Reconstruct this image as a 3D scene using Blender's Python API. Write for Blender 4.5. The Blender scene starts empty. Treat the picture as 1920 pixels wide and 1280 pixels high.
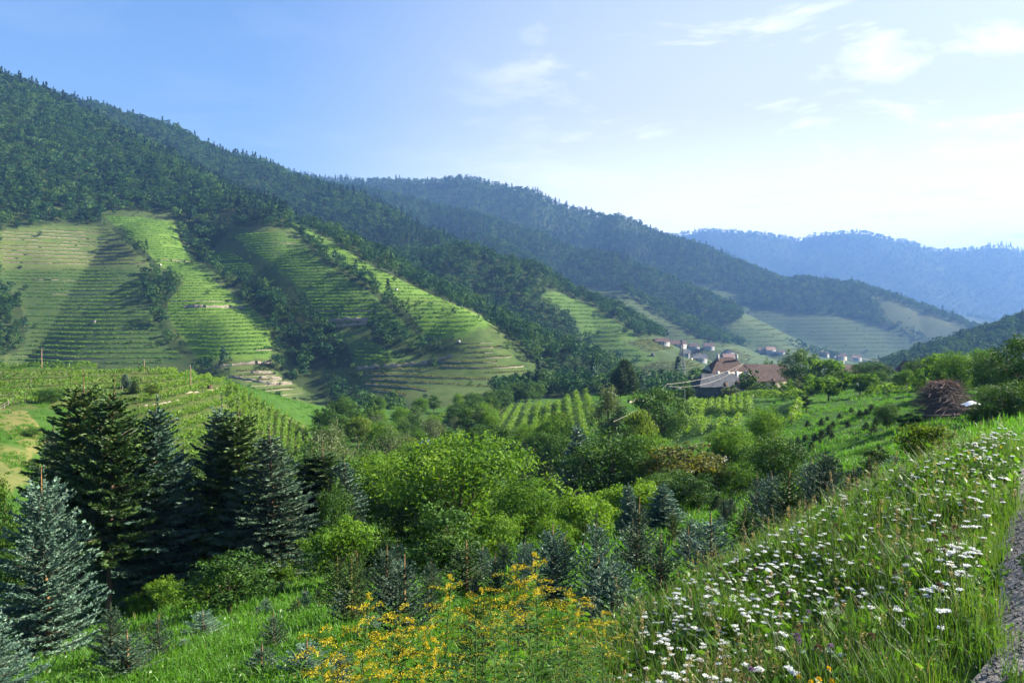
import bpy, math, random
import numpy as np
R = math.radians
scene = bpy.context.scene
COL = scene.collection
# ------------------------------------------------------------------ camera
FPX, HV = 1500.0, 590.0            # focal length in px of a 1920 px frame, row of the horizon
cam_d = bpy.data.cameras.new('camera'); cam = bpy.data.objects.new('camera', cam_d); COL.objects.link(cam)
cam_d.sensor_width = 36.0; cam_d.lens = 36.0 * FPX / 1920.0
cam_d.shift_y = -(640.0 - HV) / 1920.0
cam_d.clip_start = 0.1; cam_d.clip_end = 40000
cam.location = (0, 0, 0); cam.rotation_euler = (R(90), 0, 0)
scene.camera = cam
# ------------------------------------------------------------------ light
SUN_AZ, SUN_EL = 80.0, 31.0       # degrees right of the view direction, above the horizon
world = bpy.data.worlds.new('World'); scene.world = world; world.use_nodes = True
wn, wl = world.node_tree.nodes, world.node_tree.links
bg = wn['Background']; bg.inputs['Strength'].default_value = 0.055
sky = wn.new('ShaderNodeTexSky'); sky.sky_type = 'NISHITA'; sky.sun_disc = False
sky.sun_elevation = R(SUN_EL); sky.sun_rotation = R(SUN_AZ)
sky.altitude = 300; sky.air_density = 1.0; sky.dust_density = 3.0; sky.ozone_density = 2.5
# thin wispy clouds, laid out by direction of view
tc = wn.new('ShaderNodeTexCoord')
def wmath(op, a, b=None, c=None, clamp=False):
    n = wn.new('ShaderNodeMath'); n.operation = op; n.use_clamp = clamp
    for i, x in enumerate((a, b, c)):
        if x is None: continue
        if isinstance(x, (int, float)): n.inputs[i].default_value = x
        else: wl.new(x, n.inputs[i])
    return n.outputs[0]
sep = wn.new('ShaderNodeSeparateXYZ'); wl.new(tc.outputs['Generated'], sep.inputs[0])
zz = wmath('MAXIMUM', sep.outputs['Z'], 0.03)
cx = wmath('DIVIDE', sep.outputs['X'], wmath('ADD', zz, 0.12)); cy = wmath('DIVIDE', sep.outputs['Y'], wmath('ADD', zz, 0.12))
comb = wn.new('ShaderNodeCombineXYZ'); wl.new(cx, comb.inputs[0]); wl.new(cy, comb.inputs[1])
mp = wn.new('ShaderNodeMapping'); mp.inputs['Scale'].default_value = (2.0, 2.3, 1); mp.inputs['Rotation'].default_value = (0, 0, R(24)); mp.inputs['Location'].default_value = (3.1, 1.4, 0)
wl.new(comb.outputs[0], mp.inputs[0])
cn = wn.new('ShaderNodeTexNoise'); cn.inputs['Scale'].default_value = 0.9; cn.inputs['Detail'].default_value = 9; cn.inputs['Roughness'].default_value = 0.6; cn.inputs['Distortion'].default_value = 0.5
wl.new(mp.outputs[0], cn.inputs['Vector'])
cr = wn.new('ShaderNodeValToRGB'); cr.color_ramp.elements[0].position = 0.52; cr.color_ramp.elements[1].position = 0.66
wl.new(cn.outputs['Fac'], cr.inputs[0])
vdn = wn.new('ShaderNodeVectorMath'); vdn.operation = 'DOT_PRODUCT'; vdn.inputs[1].default_value = (0.484, 0.864, 0.138)
nrm = wn.new('ShaderNodeVectorMath'); nrm.operation = 'NORMALIZE'; wl.new(tc.outputs['Generated'], nrm.inputs[0]); wl.new(nrm.outputs[0], vdn.inputs[0])
cmask = wn.new('ShaderNodeMapRange'); cmask.inputs[1].default_value = 0.80; cmask.inputs[2].default_value = 0.985; cmask.interpolation_type = 'SMOOTHSTEP'; wl.new(vdn.outputs['Value'], cmask.inputs[0])
ccl = wmath('MULTIPLY', cr.outputs[0], wmath('MULTIPLY_ADD', cmask.outputs[0], 0.9, 0.06))
veil = wn.new('ShaderNodeMapRange'); veil.interpolation_type = 'SMOOTHSTEP'; veil.inputs[1].default_value = 0.66; veil.inputs[2].default_value = 1.0; wl.new(vdn.outputs['Value'], veil.inputs[0])
low = wn.new('ShaderNodeMapRange'); low.inputs[1].default_value = 0.42; low.inputs[2].default_value = 0.0; wl.new(sep.outputs['Z'], low.inputs[0])
cfac = (wmath('MULTIPLY', wmath('MULTIPLY', veil.outputs[0], wmath('MULTIPLY_ADD', low.outputs[0], 0.85, 0.48)), 1.0, None, True))
hs = wn.new('ShaderNodeHueSaturation'); hs.inputs['Saturation'].default_value = 1.2; hs.inputs['Hue'].default_value = 0.505; wl.new(sky.outputs[0], hs.inputs['Color'])
mixc = wn.new('ShaderNodeMix'); mixc.data_type = 'RGBA'; wl.new(cfac, mixc.inputs[0]); wl.new(hs.outputs[0], mixc.inputs[6])
glow = wn.new('ShaderNodeMapRange'); glow.interpolation_type = 'SMOOTHSTEP'; glow.inputs[1].default_value = 0.26; glow.inputs[2].default_value = 0.04; glow.inputs[3].default_value = 3.7; glow.inputs[4].default_value = 8.0; wl.new(sep.outputs['Z'], glow.inputs[0])
gcol = wn.new('ShaderNodeCombineXYZ'); wl.new(glow.outputs[0], gcol.inputs[0]); wl.new(wmath('MULTIPLY', glow.outputs[0], 1.0), gcol.inputs[1]); wl.new(wmath('MULTIPLY', glow.outputs[0], 0.99), gcol.inputs[2]); wl.new(gcol.outputs[0], mixc.inputs[7])
mixd = wn.new('ShaderNodeMix'); mixd.data_type = 'RGBA'; wl.new(ccl, mixd.inputs[0]); wl.new(mixc.outputs[2], mixd.inputs[6]); mixd.inputs[7].default_value = (5.6, 5.6, 5.6, 1)
wl.new(mixd.outputs[2], bg.inputs['Color'])
sd = bpy.data.lights.new('sun', 'SUN'); so = bpy.data.objects.new('sun', sd); COL.objects.link(so)
sd.energy = 4.3; sd.angle = R(0.5); sd.color = (1.0, 0.93, 0.80)
_sv = np.array([math.sin(R(SUN_AZ)) * math.cos(R(SUN_EL)), math.cos(R(SUN_AZ)) * math.cos(R(SUN_EL)), math.sin(R(SUN_EL))])
from mathutils import Vector
so.rotation_euler = Vector(_sv).to_track_quat('Z', 'Y').to_euler(); so.location = (60, 20, 60)
scene.view_settings.view_transform = 'Standard'; scene.view_settings.look = 'None'
scene.view_settings.exposure = 2.3; scene.view_settings.gamma = 1.0; scene.view_settings.use_curve_mapping = False
cy_ = scene.cycles
cy_.max_bounces = 6; cy_.diffuse_bounces = 2; cy_.glossy_bounces = 1; cy_.transmission_bounces = 3; cy_.transparent_max_bounces = 6; cy_.volume_bounces = 0
cy_.caustics_reflective = False; cy_.caustics_refractive = False
cy_.use_adaptive_sampling = True; cy_.adaptive_threshold = 0.02
try:
    cy_.use_denoising = True; cy_.denoiser = 'OPENIMAGEDENOISE'; cy_.denoising_input_passes = 'RGB_ALBEDO_NORMAL'
except Exception: pass
# ------------------------------------------------------------------ maths helpers
rng = np.random.default_rng(7)
def smooth(a, b, x):
    t = np.clip((x - a) / (b - a), 0, 1); return t * t * (3 - 2 * t)
def _h(i, j, s):
    n = (i.astype(np.int64) * 374761393 + j.astype(np.int64) * 668265263 + s * 974711) & 0x7fffffff
    n = ((n ^ (n >> 13)) * 1274126177) & 0x7fffffff
    n = (n ^ (n >> 16)) & 0xffff
    return n / 65535.0
def vnoise(x, y, s=0):
    i, j = np.floor(x), np.floor(y); fx, fy = x - i, y - j
    fx = fx * fx * (3 - 2 * fx); fy = fy * fy * (3 - 2 * fy)
    a, b, c, d = _h(i, j, s), _h(i + 1, j, s), _h(i, j + 1, s), _h(i + 1, j + 1, s)
    return (a * (1 - fx) + b * fx) * (1 - fy) + (c * (1 - fx) + d * fx) * fy - 0.5
def fbm(x, y, s=0, o=4):
    t = 0; a = 1.0
    for k in range(o):
        t = t + a * vnoise(x * 2 ** k + 17.3 * k, y * 2 ** k - 9.1 * k, s + k); a *= 0.5
    return t
def inpoly(u, v, poly):
    u = np.asarray(u, float); v = np.asarray(v, float); c = np.zeros(u.shape, bool)
    n = len(poly)
    for k in range(n):
        x0, y0 = poly[k]; x1, y1 = poly[(k + 1) % n]
        if y0 == y1: continue
        c ^= ((y0 > v) != (y1 > v)) & (u < (x1 - x0) * (v - y0) / (y1 - y0) + x0)
    return c
def P(u, v, Y): return ((u - 960) / FPX * Y, Y, (HV - v) / FPX * Y)
def proj(x, y, z): return 960 + FPX * x / y, HV - FPX * z / y
# ------------------------------------------------------------------ height of the land
RIDGES = [  # crest polylines (bearing px, elevation px, distance m), slope, rounding
 ([(-500,0,1500),(-200,60,1300),(0,152,1150),(60,178,1130),(150,226,1080),(300,302,980),(420,362,870),(530,412,760),(620,458,690),(700,508,640),(800,556,580),(900,602,530),(950,648,500),(1000,694,470),(1050,722,440)], 0.50, 25),
 ([(-300,60,2000),(50,165,1700),(170,198,1650),(300,236,1600),(440,291,1550),(540,331,1500),(620,364,1420),(700,398,1350),(780,436,1250),(840,468,1150),(890,520,1060)], 0.55, 40),
 ([(640,520,1060),(690,497,1000),(780,474,980),(870,467,960),(940,487,930),(1010,527,900),(1080,570,860),(1150,612,800),(1210,652,740),(1250,684,700)], 0.55, 30),
 ([(480,300,2500),(620,351,2300),(760,373,2200),(900,406,2100),(1000,441,2000),(1100,471,1900),(1200,505,1800),(1280,540,1700),(1350,580,1600),(1420,628,1500),(1490,662,1400)], 0.52, 40),
 ([(900,440,1750),(1030,515,1500),(1100,541,1450),(1160,548,1400),(1200,576,1350),(1260,606,1280),(1320,648,1200)], 0.5, 30),
 ([(300,290,3400),(560,326,3200),(680,347,3100),(800,339,3000),(880,337,3000),(960,354,2900),(1050,382,2800),(1150,412,2650),(1250,444,2500),(1350,484,2350),(1440,519,2200),(1500,560,2050)], 0.5, 60),
 ([(1300,560,2400),(1370,546,2300),(1440,525,2250),(1500,518,2200),(1570,531,2150),(1650,558,2050),(1730,588,1950),(1800,615,1850),(1850,645,1700)], 0.5, 50),
 ([(700,430,6500),(1100,450,6400),(1260,441,6200),(1330,433,6100),(1460,441,6000),(1490,449,6000),(1530,441,5900),(1610,438,5800),(1680,456,5700),(1720,473,5600),(1800,469,5500),(1870,466,5500),(1930,484,5400),(2300,460,5400)], 0.5, 80),
 ([(1640,578,4300),(1700,586,4000),(1760,590,3900),(1810,594,3800),(1870,610,3600),(1900,625,3400)], 0.35, 80),
 ([(1660,716,640),(1690,703,680),(1740,677,730),(1800,650,800),(1850,633,850),(1920,612,900),(2100,570,1000),(2400,500,1100)], 0.5, 25),
]
RIDGES = [(np.array([P(*p) for p in r[0]]), r[1], r[2]) for r in RIDGES]
def far0(X, Y):
    r = np.hypot(X, Y)
    fl = -30 - 0.045 * (np.clip(r, 200, 2200) - 200) + 4 * fbm(X / 300, Y / 300, 5, 2)
    best = fl
    for pts, sl, w in RIDGES:
        h = np.full(X.shape, -1e4)
        for k in range(len(pts) - 1):
            a, b = pts[k], pts[k + 1]; d = b[:2] - a[:2]; L = d @ d
            t = np.clip(((X - a[0]) * d[0] + (Y - a[1]) * d[1]) / L, 0, 1)
            dd = np.hypot(X - a[0] - t * d[0], Y - a[1] - t * d[1])
            h = np.maximum(h, a[2] + t * (b[2] - a[2]) - sl * (np.sqrt(dd * dd + w * w) - w))
        m = 6.0
        best = np.maximum(best, h) + m * np.exp(-np.abs(best - h) / m) * 0.5
    up = np.clip((best - fl) / 60, 0, 1)
    sc = np.clip(r / 900, 0.6, 3.5)
    best = best + up * sc * (13 * fbm(X / (150 * sc), Y / (150 * sc), 11, 3) - 7 * np.abs(vnoise(X / (75 * sc), Y / (75 * sc), 31)))
    return best
# control points of the near and middle ground (bearing px, row px, distance m)
CP = [(1900,1250,3.75),(1905,1110,4.8),(1915,1040,5.6),(1920,805,11.5),(1800,832,11.3),(1700,885,11),(1600,945,10),(1500,1000,9),(1400,1070,8.2),(1300,1140,7.5),(1100,1290,6.3),
 (1650,1130,6),(1500,1200,5.6),(1700,1010,8),(1400,1290,4.6),(900,1440,4.6),(700,1470,5.2),(500,1500,6),
 (1150,1195,15),(1330,1100,17),(1480,1042,16.5),(1545,985,22),(1520,968,34),(1640,905,30),(1720,870,30),(1000,1260,11),(860,1230,14),
 (700,1180,18),(560,1260,14),(380,1205,20),(90,1245,24),(0,1345,14),(250,1290,15),(200,1175,42),(0,1160,42),(350,1150,38),(520,1112,42),(700,1090,40),(620,1120,36),(850,1085,50),(960,1060,42),(1050,1022,45),(1180,1000,45),
 (1250,965,50),(1400,942,55),(1480,900,60),(1550,850,70),(1500,872,80),(1650,772,100),(1560,800,98),(1690,830,62),(1770,778,76),(1860,790,58),(1950,800,40),(2050,790,40),
 (1300,850,110),(1250,832,130),(1340,792,140),(1440,785,135),(1400,742,195),(1480,742,190),(1320,760,195),(1280,770,170),(1640,742,130),(1500,757,130),(1560,752,135),(1750,722,170),(1700,716,200),(1850,720,170),(2000,720,160),
 (1090,738,235),(1190,748,200),(1180,735,235),(1000,790,190),(1060,760,200),(1060,852,130),(960,830,150),(900,795,215),(820,822,215),(880,800,225),(700,830,180),(740,870,140),(620,890,120),(800,930,100),(950,920,100),(1100,900,95),
 (0,690,190),(80,688,192),(150,688,190),(260,692,185),(357,727,172),(320,697,195),(420,716,192),(500,762,182),(580,806,178),(600,840,165),(400,765,150),(330,832,120),(200,750,150),(450,852,128),(50,760,130),(30,800,104),(20,850,88),(0,900,72),(100,900,85),(200,960,75),(420,940,95),(560,930,105),(-150,760,130),(-150,690,190),(-200,900,70),(-200,1160,40),(-300,1400,14)]
cpw = [(lambda q, d: (q[0], q[1], q[2] - d))(P(*p), 0.0 if i < 3 else 0.42 if i < 19 else 0.0) for i, p in enumerate(CP)]
cpw += [(-125,235,-19),(-60,235,-26),(-150,290,-28),(-100,300,-28),(0,270,-33),(40,300,-33),(110,300,-30),(170,300,-28),(230,250,-22),(-230,250,-20),(-60,200,-20.5),
        (3,0,-1.65),(3.6,3,-1.65),(4.5,6.5,-1.65),(7,10,-1.9),(12,14,-2.1),(18,18,-2.3),(30,24,-3),(3,-8,-1.65),(8,-4,-1.2),(12,5,-0.8),(25,10,-0.5),(-3,0,-4),(-8,0,-6.5),(-20,0,-12),(-40,5,-19),(-60,20,-22),(0,-8,-2.8),(-10,-15,-6),(-60,-30,-20),(-90,60,-19),(60,20,-3),(80,80,-6),(110,60,-6),(120,130,-12),(170,190,-18),(0.9,1.2,-1.95),(0.0,0.6,-2.1)]
cpw = np.array(cpw, float)
def warp(X, Y):
    r = np.hypot(X, Y) + 1e-6; k = np.log(1 + r / 4) / r; return X * k, Y * k
_qx, _qy = warp(cpw[:, 0], cpw[:, 1]); _c2 = 0.06 ** 2
_K = np.sqrt((_qx[:, None] - _qx) ** 2 + (_qy[:, None] - _qy) ** 2 + _c2) - np.eye(len(_qx)) * 0.012
_A = np.zeros((len(_qx) + 3,) * 2); _A[:-3, :-3] = _K; _A[:-3, -3] = 1; _A[:-3, -2] = _qx; _A[:-3, -1] = _qy; _A[-3:, :-3] = _A[:-3, -3:].T
_W = np.linalg.solve(_A, np.append(cpw[:, 2], [0, 0, 0]))
def near(X, Y):
    sh = X.shape; x, y = warp(np.ravel(X), np.ravel(Y)); z = _W[-3] + _W[-2] * x + _W[-1] * y
    for k in range(len(_qx)): z += _W[k] * np.sqrt((x - _qx[k]) ** 2 + (y - _qy[k]) ** 2 + _c2)
    r = np.hypot(np.ravel(X), np.ravel(Y))
    z += np.clip(r / 60, 0, 1) * 0.5 * fbm(np.ravel(X) / 14, np.ravel(Y) / 14, 3, 3) + 0.05 * fbm(np.ravel(X) / 0.9, np.ravel(Y) / 0.9, 4, 2) * smooth(60, 20, r)
    return z.reshape(sh)
GULL = []     # carved gullies and raised ribs on the big slope: (world xy polyline, depth, width)
def height(X, Y, carve=True):
    X = np.asarray(X, float); Y = np.asarray(Y, float); sh = X.shape; X = X.ravel(); Y = Y.ravel(); r = np.hypot(X, Y)
    w = smooth(235, 325, r); w = np.where(Y < 0, 0, w)
    z = np.zeros(X.shape); m = w < 1; z[m] = near(X[m], Y[m]) * (1 - w[m])
    m = w > 0
    if m.any():
        f = far0(X[m], Y[m])
        if carve:
            for pl, dep, wd in GULL:
                dm = np.full(f.shape, 1e9)
                for k in range(len(pl) - 1):
                    a, b = pl[k], pl[k + 1]; d = b - a
                    t = np.clip(((X[m] - a[0]) * d[0] + (Y[m] - a[1]) * d[1]) / (d @ d), 0, 1)
                    dm = np.minimum(dm, np.hypot(X[m] - a[0] - t * d[0], Y[m] - a[1] - t * d[1]))
                f = f - dep * np.exp(-(dm / wd) ** 2)
        z[m] += f * w[m]
    z = np.where((Y < 0) & (r > 120), np.minimum(z, -10), z)
    return z.reshape(sh)
def hit(u, v, y0=3.0, y1=7000.0, n=700, carve=True):
    """the point of the land seen along a bearing and elevation; arrays allowed"""
    u = np.atleast_1d(np.asarray(u, float)); v = np.atleast_1d(np.asarray(v, float))
    Ys = np.geomspace(y0, y1, n)
    Xg = (u[:, None] - 960) / FPX * Ys; Yg = np.broadcast_to(Ys, Xg.shape)
    Z = height(Xg, Yg, carve); ray = (HV - v[:, None]) / FPX * Ys
    d = Z - ray; ok = d >= 0; i = np.argmax(ok, axis=1); i = np.where(ok.any(axis=1), np.maximum(i, 1), n - 1)
    k = np.arange(len(u)); d0, d1 = d[k, i - 1], d[k, i]; t = np.where(d1 != d0, -d0 / (d1 - d0 + 1e-9), 0); t = np.clip(t, 0, 1)
    Y = Ys[i - 1] + t * (Ys[i] - Ys[i - 1]); X = (u - 960) / FPX * Y
    return X, Y
for line, dep, wd in [([(372,420),(385,470),(430,515),(500,560),(560,610),(610,680),(680,750)], 13, 32), ([(300,500),(318,560),(335,620),(352,675)], 6, 22), ([(20,500),(30,600),(30,680)], 8, 28),
                      ([(700,610),(760,650),(800,668)], 5, 18), ([(230,425),(310,500),(360,560),(420,640)], -7, 30), ([(470,440),(560,520),(660,600),(720,640)], -7, 40), ([(860,600),(900,640),(960,700)], -5, 30),
                      ([(930,600),(1000,670),(1060,715)], 5, 22)]:
    L = np.array(line, float); x, y = hit(L[:, 0], L[:, 1], 330, 1300, carve=False)
    GULL.append((np.stack([x, y], 1), dep, wd))
# ------------------------------------------------------------------ mesh and material helpers
def mesh_np(name, V, Fs, mats=(), mi=None, attrs=None, smoothf=False):
    """V (n,3); Fs a list of (m,k) index arrays; attrs {name: per-vertex float or rgb array}"""
    me = bpy.data.meshes.new(name); V = np.asarray(V, np.float32)
    me.vertices.add(len(V)); me.vertices.foreach_set('co', V.ravel())
    Fs = [np.asarray(f, np.int32) for f in Fs if len(f)]
    lv = np.concatenate([f.ravel() for f in Fs]); ln = np.concatenate([np.full(len(f), f.shape[1], np.int32) for f in Fs])
    me.loops.add(len(lv)); me.loops.foreach_set('vertex_index', lv)
    me.polygons.add(len(ln)); me.polygons.foreach_set('loop_start', np.concatenate([[0], np.cumsum(ln)[:-1]]).astype(np.int32))
    if mi is not None: me.polygons.foreach_set('material_index', np.asarray(mi, np.int32))
    if smoothf: me.polygons.foreach_set('use_smooth', np.ones(len(ln), bool))
    for m in mats: me.materials.append(m)
    for k, a in (attrs or {}).items():
        a = np.asarray(a, np.float32)
        if a.ndim == 1: at = me.attributes.new(k, 'FLOAT', 'POINT'); at.data.foreach_set('value', a)
        else:
            at = me.attributes.new(k, 'FLOAT_COLOR', 'POINT'); c = np.ones((len(a), 4), np.float32); c[:, :3] = a; at.data.foreach_set('color', c.ravel())
    me.update(calc_edges=True)
    return me
class MB:
    """collects pieces, builds one mesh"""
    def __init__(s): s.V = []; s.F = []; s.n = 0; s.A = []; s.MI = []
    def add(s, V, F, shade=0.5, mi=0):
        V = np.asarray(V, float).reshape(-1, 3); F = np.asarray(F, int)
        s.V.append(V); s.F.append(F + s.n); s.n += len(V); s.MI.append(np.full(len(F), mi))
        s.A.append(np.broadcast_to(np.asarray(shade, float), (len(V),)))
    def box(s, c, d, rz=0, tilt=0, shade=0.5, mi=0):
        x, y, z = [q / 2 for q in d]
        V = np.array([[-x,-y,-z],[x,-y,-z],[x,y,-z],[-x,y,-z],[-x,-y,z],[x,-y,z],[x,y,z],[-x,y,z]])
        if tilt: ct, st = math.cos(tilt), math.sin(tilt); V = V @ np.array([[ct,0,st],[0,1,0],[-st,0,ct]])
        ca, sa = math.cos(rz), math.sin(rz); V = V @ np.array([[ca,sa,0],[-sa,ca,0],[0,0,1]]) + np.array(c)
        s.add(V, [[0,3,2,1],[4,5,6,7],[0,1,5,4],[1,2,6,5],[2,3,7,6],[3,0,4,7]], shade, mi)
    def tube(s, pts, rad, k=6, shade=0.5, mi=0, cap=True):
        pts = np.asarray(pts, float); n = len(pts); rad = np.broadcast_to(np.asarray(rad, float), (n,))
        T = np.gradient(pts, axis=0); T /= np.linalg.norm(T, axis=1)[:, None] + 1e-9
        ref = np.array([0.0, 0, 1]) if abs(T[0][2]) < 0.9 else np.array([1.0, 0, 0])
        A = np.cross(T, ref); A /= np.linalg.norm(A, axis=1)[:, None] + 1e-9; B = np.cross(T, A)
        an = np.arange(k) * 2 * math.pi / k
        V = pts[:, None] + rad[:, None, None] * (A[:, None] * np.cos(an)[None, :, None] + B[:, None] * np.sin(an)[None, :, None])
        i = np.arange(n - 1)[:, None] * k; j = np.arange(k)[None]; jn = (j + 1) % k
        F = np.stack([i + j, i + jn, i + k + jn, i + k + j], -1).reshape(-1, 4)
        s.add(V.reshape(-1, 3), F, shade, mi)
        if cap and k == 4: s.add(V[-1], [[0,1,2,3]], shade, mi)
    def mesh(s, name, mats, smoothf=False):
        by = {}
        for f, m in zip(s.F, s.MI): by.setdefault(f.shape[1], []).append((f, m))
        Fs = [np.concatenate([q[0] for q in v]) for v in by.values()]; mi = np.concatenate([np.concatenate([q[1] for q in v]) for v in by.values()])
        return mesh_np(name, np.concatenate(s.V), Fs, mats, mi, {'shade': np.concatenate(s.A)}, smoothf)
def link(name, data, parent=None, loc=None, rz=0, sc=None):
    o = bpy.data.objects.new(name, data); COL.objects.link(o)
    if parent is not None: o.parent = parent
    if loc is not None: o.location = loc
    if rz: o.rotation_euler = (0, 0, rz)
    if sc is not None: o.scale = (sc,) * 3 if isinstance(sc, (int, float)) else sc
    return o
def tag(o, label=None, cat=None, group=None, kind=None):
    if label: o['label'] = label
    if cat: o['category'] = cat
    if group: o['group'] = group
    if kind: o['kind'] = kind
    return o
def thing(name, label, cat, loc, rz=0, sc=None, group=None):
    return tag(link(name, None, None, loc, rz, sc), label, cat, group)
def mat_base(name):
    m = bpy.data.materials.new(name); m.use_nodes = True; n, l = m.node_tree.nodes, m.node_tree.links
    return m, n, l, n['Principled BSDF'], n['Material Output']
def N(n, t, **kw):
    x = n.new(t)
    for k, v in kw.items(): setattr(x, k, v)
    return x
def ramp(n, l, fac, stops):
    r = n.new('ShaderNodeValToRGB'); e = r.color_ramp.elements
    while len(e) < len(stops): e.new(0.5)
    for q, (p, c) in zip(e, stops): q.position = p; q.color = (*c, 1)
    l.new(fac, r.inputs[0]); return r.outputs[0]
def leaf_mat(name, c0, c1, c2, transl=0.35, tcol=None, rough=0.55, spec=0.25, objvar=0.5):
    """leaves: colour runs c0..c1..c2 by leaf and by plant; light passes through"""
    m, n, l, b, out = mat_base(name)
    at = N(n, 'ShaderNodeAttribute', attribute_name='shade'); oi = N(n, 'ShaderNodeObjectInfo')
    a = N(n, 'ShaderNodeMath', operation='MULTIPLY'); l.new(oi.outputs['Random'], a.inputs[0]); a.inputs[1].default_value = objvar
    a2 = N(n, 'ShaderNodeMath', operation='MULTIPLY_ADD'); l.new(at.outputs['Fac'], a2.inputs[0]); a2.inputs[1].default_value = 1 - objvar; l.new(a.outputs[0], a2.inputs[2])
    col = ramp(n, l, a2.outputs[0], [(0.1, c0), (0.5, c1), (0.95, c2)])
    l.new(col, b.inputs['Base Color']); b.inputs['Roughness'].default_value = rough; b.inputs['Specular IOR Level'].default_value = spec
    t = N(n, 'ShaderNodeBsdfTranslucent')
    if tcol:
        mx = N(n, 'ShaderNodeMix', data_type='RGBA', blend_type='MULTIPLY'); mx.inputs[0].default_value = 1; l.new(col, mx.inputs[6]); mx.inputs[7].default_value = (*tcol, 1); l.new(mx.outputs[2], t.inputs[0])
    else: l.new(col, t.inputs[0])
    ms = N(n, 'ShaderNodeMixShader'); ms.inputs[0].default_value = transl; l.new(b.outputs[0], ms.inputs[1]); l.new(t.outputs[0], ms.inputs[2]); l.new(ms.outputs[0], out.inputs[0])
    return m
def noise_mat(name, c0, c1, scale=3.0, rough=0.8, bump=0.3, obj=True, detail=6, c2=None):
    m, n, l, b, out = mat_base(name)
    t = N(n, 'ShaderNodeTexCoord'); nz = N(n, 'ShaderNodeTexNoise'); nz.inputs['Scale'].default_value = scale; nz.inputs['Detail'].default_value = detail
    l.new(t.outputs['Object'], nz.inputs['Vector'])
    st = [(0.3, c0), (0.7, c1)] if c2 is None else [(0.25, c0), (0.5, c1), (0.75, c2)]
    l.new(ramp(n, l, nz.outputs['Fac'], st), b.inputs['Base Color']); b.inputs['Roughness'].default_value = rough; b.inputs['Specular IOR Level'].default_value = 0.2
    if bump:
        bp = N(n, 'ShaderNodeBump'); bp.inputs['Strength'].default_value = bump; bp.inputs['Distance'].default_value = 0.05; l.new(nz.outputs['Fac'], bp.inputs['Height']); l.new(bp.outputs[0], b.inputs['Normal'])
    return m
TT = (1.5, 1.55, 0.55)
M_wood_leaf = leaf_mat('hill_forest_leaf', (0.010,0.036,0.014), (0.022,0.066,0.020), (0.055,0.122,0.028), 0.22, (1.1,1.2,0.5), 0.7, 0.1, 0.6)
M_wood_lt = leaf_mat('hill_forest_leaf_light', (0.022,0.054,0.014), (0.040,0.090,0.018), (0.085,0.150,0.030), 0.25, (1.2,1.2,0.5), 0.7, 0.1, 0.6)
M_wood_con = leaf_mat('hill_conifer_needles', (0.010,0.030,0.016), (0.018,0.046,0.022), (0.03,0.065,0.03), 0.08, None, 0.8, 0.1, 0.5)
M_bark = noise_mat('bark', (0.05,0.035,0.025), (0.16,0.11,0.075), 9, 0.9, 0.6)
# ------------------------------------------------------------------ instances from a point list (for what nobody could count)
PROTO = {}
def scatter(name, label, protos, pos, rot, scl, idx, kind='stuff'):
    if label is None: pass
    key = 'protos_' + name; pc = bpy.data.collections.new(key)
    for k, me in enumerate(protos):
        o = bpy.data.objects.new('%s_%02d' % (key, k), me); pc.objects.link(o)
    me = bpy.data.meshes.new(name); pos = np.asarray(pos, np.float32); n = len(pos)
    me.vertices.add(n); me.vertices.foreach_set('co', pos.ravel())
    at = me.attributes.new('rot', 'FLOAT_VECTOR', 'POINT'); at.data.foreach_set('vector', np.asarray(rot, np.float32).ravel())
    at = me.attributes.new('scl', 'FLOAT_VECTOR', 'POINT'); at.data.foreach_set('vector', np.asarray(scl, np.float32).ravel())
    at = me.attributes.new('idx', 'INT', 'POINT'); at.data.foreach_set('value', np.asarray(idx, np.int32))
    o = link(name, me); tag(o, label, None, None, kind)
    g = bpy.data.node_groups.new(name + '_nodes', 'GeometryNodeTree')
    g.interface.new_socket('Geometry', in_out='INPUT', socket_type='NodeSocketGeometry'); g.interface.new_socket('Geometry', in_out='OUTPUT', socket_type='NodeSocketGeometry')
    n_, l_ = g.nodes, g.links; gi = n_.new('NodeGroupInput'); go = n_.new('NodeGroupOutput')
    ip = n_.new('GeometryNodeInstanceOnPoints'); ci = n_.new('GeometryNodeCollectionInfo')
    ci.inputs['Collection'].default_value = pc; ci.inputs['Separate Children'].default_value = True; ci.inputs['Reset Children'].default_value = True
    def na(nm, t):
        a = n_.new('GeometryNodeInputNamedAttribute'); a.data_type = t; a.inputs['Name'].default_value = nm; return a.outputs[0]
    l_.new(gi.outputs[0], ip.inputs['Points']); l_.new(ci.outputs[0], ip.inputs['Instance']); ip.inputs['Pick Instance'].default_value = True
    l_.new(na('idx', 'INT'), ip.inputs['Instance Index']); l_.new(na('rot', 'FLOAT_VECTOR'), ip.inputs['Rotation']); l_.new(na('scl', 'FLOAT_VECTOR'), ip.inputs['Scale'])
    l_.new(ip.outputs[0], go.inputs[0])
    md = o.modifiers.new('scatter', 'NODES'); md.node_group = g
    return o
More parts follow.
